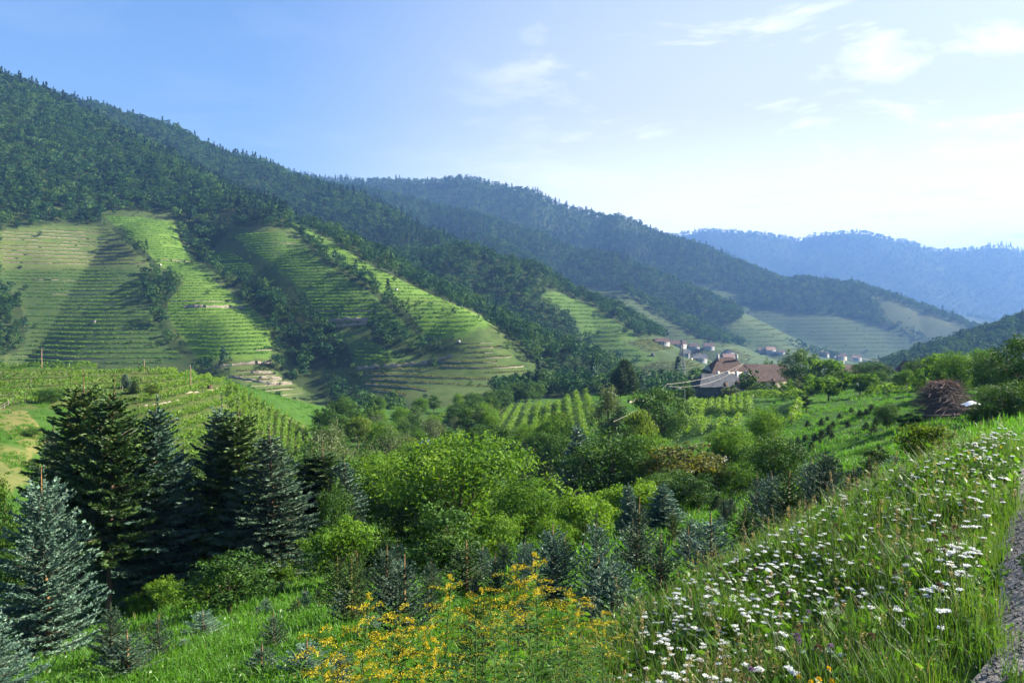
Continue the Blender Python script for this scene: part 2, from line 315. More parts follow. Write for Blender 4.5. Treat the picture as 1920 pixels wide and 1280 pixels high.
# ------------------------------------------------------------------ parcels on the hills (bearing px, row px), distance range, kind
PARC = [
 ('scrub', [(0,392),(200,394),(320,398),(440,405),(545,408),(620,450),(700,500),(800,546),(905,592),(960,640),(1010,690),(1060,722),(1000,760),(900,800),(700,830),(0,830)], 330, 1200),
 ('bright', [(193,403),(262,408),(330,416),(352,468),(405,530),(450,560),(500,600),(520,640),(505,672),(372,676),(345,640),(318,600),(312,568),(345,522),(290,494),(250,455)], 330, 1200),
 ('dry', [(0,428),(130,426),(215,428),(262,470),(286,498),(200,500),(0,502)], 330, 1200),
 ('dark', [(0,508),(130,504),(280,505),(300,560),(330,640),(352,682),(0,690),(50,640),(45,560),(0,530)], 330, 1200),
 ('vine', [(428,437),(520,434),(560,450),(600,482),(690,542),(760,602),(800,640),(780,655),(690,612),(600,606),(560,542),(500,492),(462,470)], 330, 1200),
 ('vine', [(362,482),(430,468),(478,500),(474,528),(410,524),(375,505)], 330, 1200),
 ('bright', [(540,415),(560,420),(620,452),(700,502),(800,548),(900,592),(928,606),(870,636),(800,632),(765,590),(700,535),(640,498),(600,475),(555,440)], 330, 1200),
 ('dry', [(800,642),(860,640),(900,612),(945,650),(1000,700),(1045,717),(960,760),(850,785),(780,790),(700,745),(665,692),(790,674),(850,665)], 330, 1200),
 ('vine', [(600,628),(650,622),(695,640),(745,662),(790,672),(668,685),(655,650)], 330, 1200),
 ('dry', [(430,682),(490,686),(560,715),(620,750),(662,790),(600,800),(540,765),(430,705),(400,690)], 300, 1200),
 ('vine', [(1000,560),(1040,545),(1110,575),(1180,620),(1250,672),(1215,692),(1150,672),(1080,620)], 600, 1150),
 ('vfar', [(1025,515),(1060,528),(1100,540),(1165,545),(1200,572),(1260,606),(1330,645),(1240,642),(1215,610),(1165,575),(1110,560),(1080,548)], 1000, 1700),
 ('vfar', [(1290,527),(1345,545),(1385,550),(1380,572),(1350,565),(1310,548)], 1500, 2500),
 ('vfar', [(1395,600),(1440,622),(1530,665),(1480,672),(1380,640),(1360,615)], 1200, 1800),
 ('vfar', [(1375,570),(1440,582),(1560,590),(1660,612),(1740,640),(1720,690),(1500,690),(1440,640),(1395,598)], 1500, 2400),
 ('field', [(1640,552),(1720,582),(1790,606),(1840,625),(1800,650),(1740,636),(1660,600)], 1500, 2400),
 ('vfar', [(1165,640),(1225,632),(1300,640),(1400,650),(1500,662),(1640,690),(1640,720),(1200,730),(1190,690),(1240,672)], 400, 2400),
 ('vfar', [(1720,590),(1800,590),(1880,610),(1850,625),(1800,606)], 2600, 4500),
]
FOREST_PATCH = [[(545,424),(560,424),(612,476),(706,540),(770,590),(792,622),(782,628),(752,598),(690,545),(598,486)], [(205,424),(220,422),(296,492),(288,502)], [(425,530),(440,522),(372,470),(362,478)], [(800,650),(870,652),(872,662),(800,660)], [(1000,560),(1012,552),(1090,618),(1080,628)],[(322,402),(400,404),(425,440),(395,470),(350,474),(335,445)], [(415,522),(500,538),(560,580),(622,620),(642,682),(560,690),(515,655),(500,600),(455,560)],
 [(262,508),(345,528),(316,566),(305,600),(352,665),(318,655),(290,600),(275,560)], [(0,528),(38,560),(50,640),(30,664),(0,668)], [(690,608),(722,616),(762,640),(795,668),(745,662),(700,642)],
 [(545,655),(650,640),(664,688),(560,695)], [(500,685),(560,690),(600,715),(680,745),(760,785),(760,830),(670,830),(640,765),(560,725)], [(915,600),(950,612),(985,645),(1010,670),(960,640)],
 [(0,392),(190,400),(190,422),(100,420),(0,432)], [(430,408),(540,408),(550,430),(500,425),(440,425)], [(370,690),(430,690),(430,704),(370,704)], [(930,740),(1000,715),(1070,722),(980,780),(900,780)]]
def parcel(x, y, z):
    """index of the parcel a far point belongs to, -1 wood"""
    ys = np.where(y > 1, y, 1); u, v = proj(x, ys, z); k = np.full(x.shape, -1)
    for i, (nm, pl, y0, y1) in enumerate(PARC):
        k[(y > y0) & (y < y1) & inpoly(u, v, pl)] = i
    for pl in FOREST_PATCH: k[(y > 300) & (y < 1200) & inpoly(u, v, pl)] = -1
    return k
# ------------------------------------------------------------------ the land: one sheet to the horizon
az = np.concatenate([np.linspace(-180, -40, 36)[:-1], np.linspace(-40, 40, 640), np.linspace(40, 180, 36)[1:-1]]) * math.pi / 180
rr = np.concatenate([np.geomspace(0.25, 60, 130)[:-1], np.linspace(60, 300, 110)[:-1], np.geomspace(300, 1400, 250)[:-1], np.geomspace(1400, 9500, 130)])
AZ, RR = np.meshgrid(az, rr, indexing='ij'); TX, TY = np.sin(AZ) * RR, np.cos(AZ) * RR
TZ = height(TX, TY)
PK = parcel(TX, TY, TZ)
GRASS = np.array([0.038, 0.085, 0.014]); 
pc_col = {'scrub': (0.058,0.080,0.024), 'bright': (0.078,0.135,0.022), 'dry': (0.070,0.098,0.028), 'dark': (0.045,0.072,0.022), 'vine': (0.060,0.100,0.024), 'field': (0.055,0.068,0.028), 'vfar': (0.048,0.070,0.026)}  # vfar: dulled, distance haze is put into the parcel colour
C = np.zeros(TZ.shape + (3,)); C[:] = (0.03, 0.045, 0.015)
for i, p in enumerate(PARC): C[PK == i] = pc_col[p[0]]
nearm = RR < 330
C[nearm] = GRASS
U_, V_ = proj(TX, np.where(TY > 0.1, TY, 0.1), TZ)
for pl, y0, y1, c in [([(0,690),(260,690),(420,716),(500,760),(580,800),(560,860),(420,880),(260,860),(200,760),(0,770)], 100, 200, (0.065,0.085,0.022)), ([(860,830),(930,765),(1100,738),(1120,800),(1060,862),(900,850)], 100, 290, (0.05,0.085,0.018)), ([(1380,860),(1500,760),(1560,790),(1700,900),(1640,930),(1560,880)], 40, 110, (0.05,0.12,0.015)),
                      ([(1640,830),(1760,790),(1760,860),(1680,920),(1600,900)], 25, 120, (0.10,0.11,0.035)),
                      ([(0,765),(50,770),(100,830),(60,850),(0,800)], 60, 125, (0.12,0.12,0.04)), ([(0,830),(60,850),(60,900),(0,930)], 50, 100, (0.10,0.11,0.035)),
                      ([(800,1040),(960,1040),(1000,1080),(900,1090),(780,1070)], 25, 48, (0.13,0.13,0.04))]:
    C[(TY > y0) & (TY < y1) & inpoly(U_, V_, pl)] = c
ni, nj = TZ.shape; idx = np.arange(ni * nj).reshape(ni, nj)
F = np.stack([idx[:-1, :-1], idx[1:, :-1], idx[1:, 1:], idx[:-1, 1:]], -1).reshape(-1, 4)[:, ::-1]
def ground_mat():
    m, n, l, b, out = mat_base('land'); at = N(n, 'ShaderNodeAttribute', attribute_name='land'); geo = N(n, 'ShaderNodeNewGeometry')
    vals = []
    for sc, dt in ((0.012, 6), (0.16, 8), (2.5, 8)):
        z = N(n, 'ShaderNodeTexNoise'); z.inputs['Scale'].default_value = sc; z.inputs['Detail'].default_value = dt; z.inputs['Roughness'].default_value = 0.65; l.new(geo.outputs['Position'], z.inputs['Vector']); vals.append(z.outputs['Fac'])
    s1 = N(n, 'ShaderNodeMath', operation='ADD'); l.new(vals[0], s1.inputs[0]); l.new(vals[1], s1.inputs[1])
    s2 = N(n, 'ShaderNodeMath', operation='ADD'); l.new(s1.outputs[0], s2.inputs[0]); l.new(vals[2], s2.inputs[1])
    d = N(n, 'ShaderNodeMath', operation='DIVIDE'); l.new(s2.outputs[0], d.inputs[0]); d.inputs[1].default_value = 3
    t = ramp(n, l, d.outputs[0], [(0.38, (0.45,0.62,0.5)), (0.5, (1,1,1)), (0.62, (1.4,1.2,1.15))])
    mx = N(n, 'ShaderNodeMix', data_type='RGBA', blend_type='MULTIPLY'); mx.inputs[0].default_value = 1; l.new(at.outputs['Color'], mx.inputs[6]); l.new(t, mx.inputs[7])
    l.new(mx.outputs[2], b.inputs['Base Color']); b.inputs['Roughness'].default_value = 0.95; b.inputs['Specular IOR Level'].default_value = 0.05
    bp = N(n, 'ShaderNodeBump'); bp.inputs['Strength'].default_value = 0.6; bp.inputs['Distance'].default_value = 0.4; l.new(vals[1], bp.inputs['Height']); l.new(bp.outputs[0], b.inputs['Normal'])
    return m
gme = mesh_np('ground', np.stack([TX, TY, TZ], -1).reshape(-1, 3), [F], [ground_mat()], None, {'land': C.reshape(-1, 3)}, True)
tag(link('ground', gme), 'grass slopes, valley floor and hillsides', None, None, 'structure')
# highest sight line over the land, per bearing, to leave out trees nobody could see
TAN = np.where(RR > 3, TZ / RR, -9); RUN = np.maximum.accumulate(TAN, axis=1)
def seen(x, y, z, slack=0.0):
    a = np.arctan2(x, y); r = np.hypot(x, y); i = np.clip(np.searchsorted(az, a), 0, ni - 1); j = np.clip(np.searchsorted(rr, r * 0.985) - 1, 0, nj - 1)
    return z / r > RUN[i, j] - slack
# ------------------------------------------------------------------ leafy crowns
def leaf_quads(C_, nrm_, size, r_, asp=0.55):
    """one rhombic leaf at each centre, facing roughly nrm"""
    n = len(C_); a = r_.normal(size=(n, 3)); a -= nrm_ * np.sum(a * nrm_, 1)[:, None]; a /= np.linalg.norm(a, axis=1)[:, None] + 1e-9
    b = np.cross(nrm_, a); s = (size * r_.uniform(0.6, 1.35, n))[:, None]; bend = nrm_ * s * 0.18
    V = np.stack([C_ - a * s, C_ + b * s * asp - bend * 0.3, C_ + a * s - bend, C_ - b * s * asp - bend * 0.3], 1).reshape(-1, 3)
    return V, np.arange(n * 4).reshape(n, 4)
def unit(v): return v / (np.linalg.norm(v, axis=-1, keepdims=True) + 1e-9)
def crown(mb, nleaf, H0, H1, Rr, size, seed, nb=40, lean=0.0, mi=0, shape=0.0, droop=0, outer=True):
    """leaf clumps spread through an uneven volume from height H0 to H1 with radius Rr; light and dark clumps, gaps between"""
    r_ = np.random.default_rng(seed); Hh = H1 - H0
    bc = []
    while len(bc) < nb:
        p = r_.uniform(-1, 1, 3); q = np.linalg.norm(p * np.array([1, 1, 1]))
        if q > 1 or q < 0.35: continue
        w = 1 - shape * max(0, p[2]) - 0.25 * max(0, -p[2])
        bc.append((p[0] * Rr * w * 0.86, p[1] * Rr * w * 0.86, H0 + Hh * (0.5 + p[2] * 0.44)))
    bc = np.array(bc); br = r_.uniform(0.18, 0.38, nb) * min(Rr, Hh * 0.55)
    no = nb // 2 if outer else 0; dd_ = unit(r_.normal(size=(no, 3)) + np.array([0, 0, .35])); ww = 1 - shape * np.clip(dd_[:, 2], 0, 1); e_ = r_.uniform(.88, 1.2, no)
    bc = np.concatenate([bc, np.stack([dd_[:, 0] * Rr * ww * e_, dd_[:, 1] * Rr * ww * e_, H0 + Hh * (0.5 + dd_[:, 2] * .47 * e_)], 1)]); br = np.concatenate([br, r_.uniform(.09, .20, no) * min(Rr, Hh * .55)]); nb += no
    sh = np.clip(r_.normal(0.45, 0.26, nb), 0, 1)
    k = r_.choice(nb, nleaf, p=br ** 2 / np.sum(br ** 2)); d = unit(r_.normal(size=(nleaf, 3)) + np.array([0, 0, 0.25]))
    rad = br[k] * (1 - 0.45 * r_.random(nleaf) ** 2) * (1 + 0.25 * r_.normal(size=nleaf)).clip(0.5, 1.5)
    c = bc[k] + d * rad[:, None] * np.array([1.15, 1.15, 0.8]); c[:, 2] -= droop * r_.random(nleaf) ** 2 * Hh * 0.1
    nr = unit(d + 0.55 * r_.normal(size=(nleaf, 3)))
    V, F_ = leaf_quads(c, nr, np.full(nleaf, size), r_)
    mb.add(V, F_, np.repeat(np.clip(sh[k] + 0.16 * r_.normal(size=nleaf), 0, 1), 4), mi)
    return bc
def far_tree_mesh(seed, con=False):
    r_ = np.random.default_rng(seed); mb = MB()
    if con:
        n = 150; t = r_.random(n) ** 0.8; z = 0.12 + 0.88 * t; rad = 0.20 * (1 - t) ** 0.85 * r_.uniform(0.5, 1.1, n) + 0.008; a = r_.uniform(0, 6.28, n)
        c = np.stack([rad * np.cos(a), rad * np.sin(a), z], 1); nr = unit(np.stack([np.cos(a) * 0.5, np.sin(a) * 0.5, np.full(n, 0.9)], 1) + 0.3 * r_.normal(size=(n, 3)))
        V, F_ = leaf_quads(c, nr, np.full(n, 0.055), r_, 0.6); mb.add(V, F_, np.repeat(np.clip(r_.normal(0.45, 0.2, n), 0, 1), 4))
        return mb.mesh('far_conifer', [M_wood_con])
    crown(mb, 260, 0.12, 1.0, 0.46, 0.062, seed, 16, shape=0.25, outer=False)
    return mb.mesh('far_broadleaf', [M_wood_lt if seed % 6 in (2, 5) else M_wood_leaf])
FAR_B = [far_tree_mesh(100 + k) for k in range(6)]; FAR_C = [far_tree_mesh(200 + k, True) for k in range(3)]
def jgrid(r0, r1, step, seed):
    r_ = np.random.default_rng(seed); a = 39 * math.pi / 180; xm = r1 * math.sin(a)
    gx, gy = np.meshgrid(np.arange(-xm, xm, step), np.arange(r0 * math.cos(a), r1, step)); gx = gx + r_.uniform(-.45, .45, gx.shape) * step; gy = gy + r_.uniform(-.45, .45, gy.shape) * step
    gx, gy = gx.ravel(), gy.ravel(); r = np.hypot(gx, gy); m = (r > r0) & (r < r1) & (np.abs(gx) < gy * math.tan(a)); return gx[m], gy[m]
fx, fy, fs, fb = [], [], [], []
for r0, r1, st, sz in [(335, 700, 6.4, 10.5), (700, 1300, 7.2, 11), (1300, 2500, 10, 13.5), (2500, 4400, 17, 17), (4400, 7500, 34, 26)]:
    x, y = jgrid(r0, r1, st, int(r0)); z = height(x, y); k = parcel(x, y, z); nz = vnoise(x / 60, y / 60, 77) + 0.5; kk = rng.random(len(x))
    fld = (z < -24 - 0.045 * (np.clip(np.hypot(x, y), 200, 2200) - 200)) & (np.hypot(x, y) > 420)         # the valley floor is open land
    keep = (k < 0) & ~(fld & (kk > 0.05 + 0.5 * (nz > 0.8)))
    scr = np.isin(k, [i for i, p in enumerate(PARC) if p[0] == 'scrub']); keep |= scr & (kk < 0.26 + 0.5 * (nz > 0.62))
    keep |= (k >= 0) & ~scr & (kk < 0.02 + 0.25 * ((nz > 0.80) & (k < 10)))
    keep |= (r1 <= 700) & (z < -8) & ((k < 0) | (scr & (kk < .15)) | (x > 20)) & (x > -170) & (np.hypot(x, y) < 520) & (kk < 0.30) & ((x < 95) | (kk < .1))
    keep &= seen(x, y, z + sz, 0.004)
    x, y, z, k, scr = x[keep], y[keep], z[keep], k[keep], scr[keep]
    s = sz * rng.uniform(0.5, 1.35, len(x)) * np.where(k >= 0, rng.uniform(.2, .5, len(x)), 1.0) * np.where((k < 0) & (np.hypot(x, y) < 1000) & (z < 90), rng.uniform(0.7, 1, len(x)), 1)
    fx.append(x); fy.append(y); fs.append(s); fb.append(z)
fx, fy, fs, fz = map(np.concatenate, (fx, fy, fs, fb))
up_ = fz > 60 + 0.03 * fy
cprob = np.where(up_, smooth(0.0, 0.35, vnoise(fx / 130, fy / 130, 55)) * 0.6 + 0.08, 0.04); cprob = np.where(fs < 6, 0, cprob)
# conifers along the crest of the second ridge
isc = rng.random(len(fx)) < cprob
idx_f = np.where(isc, 6 + rng.integers(0, 3, len(fx)), rng.integers(0, 6, len(fx)))
fs = np.where(isc, fs * 1.35, fs)
rotf = np.stack([rng.normal(0, .04, len(fx)), rng.normal(0, .04, len(fx)), rng.uniform(0, 6.28, len(fx))], 1)
sclf = np.stack([fs * rng.uniform(.85, 1.2, len(fx)), fs * rng.uniform(.85, 1.2, len(fx)), fs], 1)
px_size = fs / np.hypot(fx, fy); inv = np.abs(fx / fy) < 0.63; solo = np.zeros(len(fx), bool); solo[np.argsort(-(px_size * inv))[:300]] = True
posf = np.stack([fx, fy, fz - 0.3], 1)
protos_f = FAR_B + FAR_C
for i in np.nonzero(solo)[0]:
    o = link('hillside_tree', protos_f[idx_f[i]], None, posf[i]); o.rotation_euler = rotf[i]; o.scale = sclf[i]
    uu_, vv_ = proj(*posf[i]); wh = 'in the left edge gully' if uu_ < 110 else 'in the bushy gully beside the bright strip' if uu_ < 400 else 'in the tree filled gully under the wide vineyard' if uu_ < 680 else 'around the wedge shaped vineyard' if uu_ < 820 else 'at the foot of the spur' if uu_ < 1080 else 'on the valley floor towards the village' if uu_ < 1500 else 'on the wooded slope at the valley mouth'
    tag(o, ('dark conifer ' if isc[i] else 'large leafy tree ' if fs[i] > 9 else 'small leafy tree ') + wh, 'tree', 'trees ' + wh)
m = ~solo
scatter('hill_forest', 'dense mixed forest covering the hills', protos_f, posf[m], rotf[m], sclf[m], idx_f[m])
print('forest', len(fx))
# ------------------------------------------------------------------ tree materials
M_walnut = leaf_mat('broad_leaf_mid', (0.032,0.080,0.010), (0.070,0.150,0.015), (0.150,0.240,0.024), 0.42, TT, 0.6, 0.12, 0.25)
M_dark = leaf_mat('broad_leaf_dark', (0.020,0.052,0.009), (0.042,0.098,0.013), (0.085,0.150,0.020), 0.20, TT, 0.6, 0.12, 0.25)
M_light = leaf_mat('broad_leaf_light', (0.045,0.075,0.012), (0.080,0.130,0.016), (0.140,0.180,0.025), 0.45, TT, 0.6, 0.12, 0.25)
M_grey = leaf_mat('willow_leaf', (0.050,0.075,0.030), (0.085,0.115,0.045), (0.130,0.155,0.065), 0.35, (1.2,1.3,.7), 0.6, 0.2, 0.25)
M_turn = leaf_mat('turning_leaf', (0.040,0.055,0.010), (0.085,0.098,0.014), (0.170,0.145,0.020), 0.42, (1.4,1.3,.5), 0.55, 0.25, 0.2)
M_blue = leaf_mat('blue_needles', (0.062,0.125,0.084), (0.130,0.215,0.142), (0.265,0.360,0.250), 0.08, None, 0.5, 0.35, 0.2)
M_blued = leaf_mat('old_blue_needles', (0.030,0.070,0.044), (0.075,0.130,0.084), (0.155,0.225,0.150), 0.10, None, 0.5, 0.2, 0.2)
M_green = leaf_mat('green_needles', (0.022,0.056,0.012), (0.056,0.108,0.022), (0.130,0.190,0.036), 0.12, None, 0.5, 0.3, 0.25)
M_mixn = leaf_mat('grey_green_needles', (0.038,0.075,0.045), (0.070,0.120,0.065), (0.125,0.180,0.090), 0.10, None, 0.5, 0.3, 0.25)
M_shoot = noise_mat('leader_bark', (0.20,0.10,0.04), (0.34,0.20,0.08), 20, 0.8, 0.2)
M_twig = noise_mat('twig_bark', (0.05,0.04,0.03), (0.10,0.075,0.05), 20, 0.9, 0.2)
M_red = noise_mat('pine_bark', (0.07,0.042,0.028), (0.19,0.12,0.07), 6, 0.9, 0.6)
def needles(mb, p0, d, L, m, nl, nw, seed, mi=0, shade=None, core=0.85):
    """sleeves of needles along many twigs at once"""
    r_ = np.random.default_rng(seed); n = len(p0); sh = np.clip(r_.normal(0.42, 0.17, n), 0, 1) if shade is None else shade
    k = np.repeat(np.arange(n), m); t = r_.random(n * m) ** 0.8; dd = d[k]
    rd = r_.normal(size=(n * m, 3)); rd -= dd * np.sum(rd * dd, 1)[:, None]; rd = unit(rd)
    base = p0[k] + dd * (L[k] * t)[:, None]; nd = unit(dd * r_.uniform(0.5, 1.1, n * m)[:, None] + rd); sc = (nl * r_.uniform(0.7, 1.2, n * m))[:, None]
    w = unit(np.cross(nd, r_.normal(size=(n * m, 3)))) * nw * 0.5
    if core:
        ax = unit(np.cross(d, np.array([0.03, 0.02, 1.0]))); b2 = np.cross(d, ax)
        for q, (e, wf) in enumerate(((ax, core), (b2, core * 0.7))):
            e = unit(e + 0.35 * r_.normal(size=(n, 3))) * (nl * wf * r_.uniform(.75, 1.2, n))[:, None]; Lc = (L * 1.06)[:, None]
            Vq = np.stack([p0, p0 + d * Lc * 0.45 + e, p0 + d * Lc, p0 + d * Lc * 0.45 - e], 1).reshape(-1, 3)
            mb.add(Vq, np.arange(n * 4).reshape(n, 4), np.repeat(np.clip(sh - 0.08, 0, 1), 4), mi)
    V = np.stack([base - w, base + w, base + nd * sc], 1).reshape(-1, 3)
    mb.add(V, np.arange(n * m * 3).reshape(-1, 3), np.repeat(np.clip(sh[k] + 0.25 * (t - 0.5) + 0.06 * r_.normal(size=n * m), 0, 1), 3), mi)
def spruce(seed, H, Rd, z0, whorl, nb, tw, m, nl, nw, mat, lead=0.5, prof=0.85, gap=0.0, bark=None, rise_lo=-0.15, rise_hi=0.75):
    r_ = np.random.default_rng(seed); P0, D, L, SH = [], [], [], []; wood = MB()
    r0 = 0.012 * H + 0.012
    zs = np.linspace(0, H, 12); wood.tube(np.stack([0.01 * H * np.sin(zs / H * 3 + seed), 0.008 * H * np.cos(zs / H * 4), zs], 1), r0 * (1 - zs / H) ** 0.8 + 0.006, 6)
    z = z0
    while z < H - lead:
        t = (z - z0) / (H - z0); n = max(3, int(nb * (1 - 0.35 * t))); a0 = r_.uniform(0, 6.28)
        for b in range(n):
            a = a0 + b * 6.283 / n + r_.normal(0, 0.18); zz_ = z + r_.uniform(-.4, .4) * whorl
            bl = Rd * (1 - t) ** prof * r_.uniform(0.68, 1.12) * (0.65 if r_.random() < gap else 1) + 0.04 * H * (1 - t) + 0.05
            if t < 0.12: bl *= 0.75 + 2 * t
            rise = rise_lo + (rise_hi - rise_lo) * t + r_.normal(0, .07)
            ns = max(3, int(bl / (tw * 0.5)) + 1); s = np.linspace(0, 1, ns)
            hx = np.array([math.cos(a), math.sin(a), 0]); cen = hx * (s * bl)[:, None]; cen[:, 2] = zz_ + bl * (rise * s + 0.22 * (s ** 2) * (1 - t) - 0.05 * s)
            if bl > 0.5: wood.tube(cen[::max(1, ns // 3)], np.linspace(0.012 + 0.008 * bl, 0.004, len(cen[::max(1, ns // 3)])), 3, .5, 0 if bark else 1, cap=False)
            tg = unit(np.gradient(cen, axis=0)); side = unit(np.cross(tg, [0, 0, 1])); bs = np.clip(r_.normal(0.42, 0.16), 0, 1)
            for i in range(ns):
                if s[i] < 0.12 and bl > 0.7 and r_.random() < .5: continue
                tl = tw * (1.15 - 0.55 * s[i]) * (0.55 + 0.8 * min(1, bl / 1.2)) if bl > tw else bl * 0.5
                for sg in (-1, 1):
                    dv = tg[i] * r_.uniform(0.5, 0.9) + side[i] * sg * r_.uniform(0.6, 1.0) + np.array([0, 0, r_.uniform(-0.25, 0.3)])
                    P0.append(cen[i]); D.append(dv); L.append(tl * r_.uniform(.7, 1.25) * min(1, bl / (2.2 * tl) + .3)); SH.append(bs)
                    if bl > 1.6 and r_.random() < 0.75:
                        q = cen[i] + unit(dv) * tl * 0.5; P0.append(q); D.append(dv + tg[i] * r_.uniform(.3, .9) + side[i] * -sg * .5); L.append(tl * .6); SH.append(bs)
            P0.append(cen[-2]); D.append(cen[-1] - cen[-2] + 1e-4); L.append(tw * 0.8); SH.append(bs + .15)
        z += whorl * r_.uniform(.8, 1.2) * (1.15 - .3 * t)
    for q in np.linspace(H - lead * 1.05, H - 0.06 * H * 0.3, 6): P0.append(np.array([0, 0, q])); D.append(np.array([r_.normal(0, .2), r_.normal(0, .2), 1.0])); L.append(tw * 0.5); SH.append(0.5)
    mb = MB(); P0, D, L, SH = np.array(P0), unit(np.array(D)), np.array(L), np.array(SH)
    needles(mb, P0, D, L, m, nl, nw, seed + 1, 0, np.clip(SH + r_.normal(0, .08, len(P0)), 0, 1))
    return mb.mesh('spruce_needles', [mat]), wood.mesh('spruce_trunk', [bark or M_shoot, M_twig]), H, Rd
def recol(pr, mat):
    me = pr[0].copy(); me.materials.clear(); me.materials.append(mat); return (me,) + pr[1:]
SP = {}
SP['big0'] = spruce(1, 14, 3.0, 3.4, 0.26, 8, 0.42, 5, 0.14, 0.05, M_green, 1.6, 0.80, 0.3, M_red)
SP['big1'] = spruce(2, 14, 3.0, 3.8, 0.28, 8, 0.44, 5, 0.13, 0.045, M_green, 1.5, 0.85, 0.35, M_red)
SP['big2'] = spruce(3, 12, 2.8, 1.2, 0.27, 8, 0.44, 5, 0.13, 0.045, M_mixn, 1.3, 0.88, 0.35, M_red)
SP['bigblue'] = recol(SP['big2'], M_blued); SP['bigblue1'] = recol(SP['big1'], M_blued)
SP['blue'] = spruce(11, 6, 1.65, 0.12, 0.17, 9, 0.21, 10, 0.065, 0.024, M_blue, 0.75, 0.80, 0.2, None, 0.05, 1.1)
SP['sm0'] = spruce(21, 2.0, 0.95, 0.05, 0.10, 9, 0.14, 14, 0.034, 0.011, M_blue, 0.30, 0.9, 0.2, None, 0.10, 0.9)
SP['sm1'] = spruce(22, 2.0, 0.80, 0.08, 0.12, 8, 0.15, 14, 0.034, 0.011, M_green, 0.36, 0.9, 0.3, None, 0.15, 1.0)
SP['sm2'] = spruce(23, 2.0, 0.70, 0.06, 0.13, 8, 0.16, 14, 0.034, 0.011, M_mixn, 0.40, 0.95, 0.3, None, 0.3, 1.1)
SP['sm3'] = recol(SP['sm2'], M_blue); SP['sm4'] = recol(SP['sm0'], M_mixn)
SP['dwarf'] = spruce(31, 1.6, 0.8, 0.05, 0.17, 8, 0.30, 4, 0.10, 0.04, M_green, 0.12, 0.8)
SP['mid'] = spruce(32, 8, 2.0, 0.5, 0.30, 8, 0.46, 4, 0.16, 0.06, M_green, 0.6, 0.85, 0.3, M_red)
SP['midblue'] = recol(SP['mid'], M_blue)
def broad(seed, H, Rr, nleaf, size, mat, z0=0.22, nb=44, shape=0.2, droop=0, trunkr=0.022, multi=5):
    r_ = np.random.default_rng(seed); mb = MB(); bc = crown(mb, nleaf, H * z0, H, Rr, size, seed, nb, shape=shape, droop=droop)
    w = MB(); zt = H * (z0 + 0.12); tp = np.array([[0,0,-0.3],[0.01*H,0,zt*.4],[-0.01*H,0.01*H,zt],[0,0,H*.55],[0.02*H,0,H*.8]]); w.tube(tp, np.array([1.25,1,.8,.5,.15]) * trunkr * H, 7)
    for q in bc[r_.choice(len(bc), min(len(bc), multi + 9), replace=False)]:
        s = tp[2] * r_.uniform(.75, 1) + (tp[3] - tp[2]) * r_.uniform(0, .6); md = (s + q) / 2 + np.array([0, 0, -.03 * H]) + r_.normal(0, .02 * H, 3)
        w.tube(np.array([s, md, q]), np.array([.42, .25, .08]) * trunkr * H, 4, cap=False)
    return mb.mesh('leaves', [mat]), w.mesh('limbs', [M_bark]), H, Rr
BR = {
 'walnut': broad(41, 10, 5.2, 21000, 0.125, M_walnut, 0.12, 70, 0.25), 'walnut2': broad(42, 9, 4.0, 14000, 0.12, M_walnut, 0.15, 50, 0.2),
 'dark': broad(43, 9, 4.2, 14000, 0.125, M_dark, 0.08, 56, 0.25), 'dark2': broad(44, 10, 3.6, 12000, 0.13, M_dark, 0.1, 46, 0.15),
 'light': broad(45, 6, 2.8, 5500, 0.14, M_light, 0.2, 40, 0.2), 'turn': broad(46, 7, 3.3, 5000, 0.16, M_turn, 0.15, 44, 0.2),
 'fruit': broad(47, 4.5, 2.2, 6500, 0.09, M_walnut, 0.14, 34, 0.2), 'fruit2': broad(48, 4.5, 2.0, 6000, 0.09, M_dark, 0.14, 30, 0.15),
 'birch': broad(49, 10, 2.4, 6500, 0.12, M_grey, 0.12, 60, 0.55, 1.5, 0.014), 'willow': broad(50, 8, 3.8, 6500, 0.15, M_grey, 0.05, 60, 0.3, 1.5),
 'bush': broad(51, 2.4, 1.6, 2200, 0.10, M_walnut, 0.02, 24, 0.2), 'bush2': broad(52, 2.4, 1.6, 2000, 0.10, M_grey, 0.02, 24, 0.2), 'bush3': broad(53, 2.2, 1.5, 2000, 0.10, M_dark, 0.02, 22, 0.2),
 'orchard': broad(54, 5.5, 3.2, 4500, 0.17, M_walnut, 0.25, 36, 0.1), 'column': broad(55, 6, 1.2, 2600, 0.14, M_dark, 0.05, 24, 0.3)}
def gz(x, y): return float(height(np.array([x]), np.array([y]))[0])
def plant(kind, u, vt, wpx, Y, label, cat=None, group=None, name=None, vb=None, lean=0.0):
    x = (u - 960) / FPX * Y; z = gz(x, Y); top = (HV - vt) / FPX * Y; h = max(top - z, 0.25); con = kind in SP
    pr = (SP if con else BR)[kind]; sw = wpx / FPX * Y / (2 * pr[3]); sw = float(np.clip(sw, 0.45 * h / pr[2], 1.9 * h / pr[2])); hz = h / pr[2]
    nm = name or ('spruce_tree' if con else ('bush' if 'bush' in kind else 'leafy_tree'))
    t = thing(nm, label, cat or ('spruce' if con else ('bush' if 'bush' in kind else 'tree')), (x, Y, z), 0, None, group)
    t.rotation_euler = (rng.normal(0, .015) , rng.normal(0, .015) + lean, rng.uniform(0, 6.28) if not lean else 0); t.scale = (sw * rng.uniform(.95, 1.05), sw, hz)
    link('trunk', pr[1], t); link('needle_crown' if con else 'crown', pr[0], t)
    return t
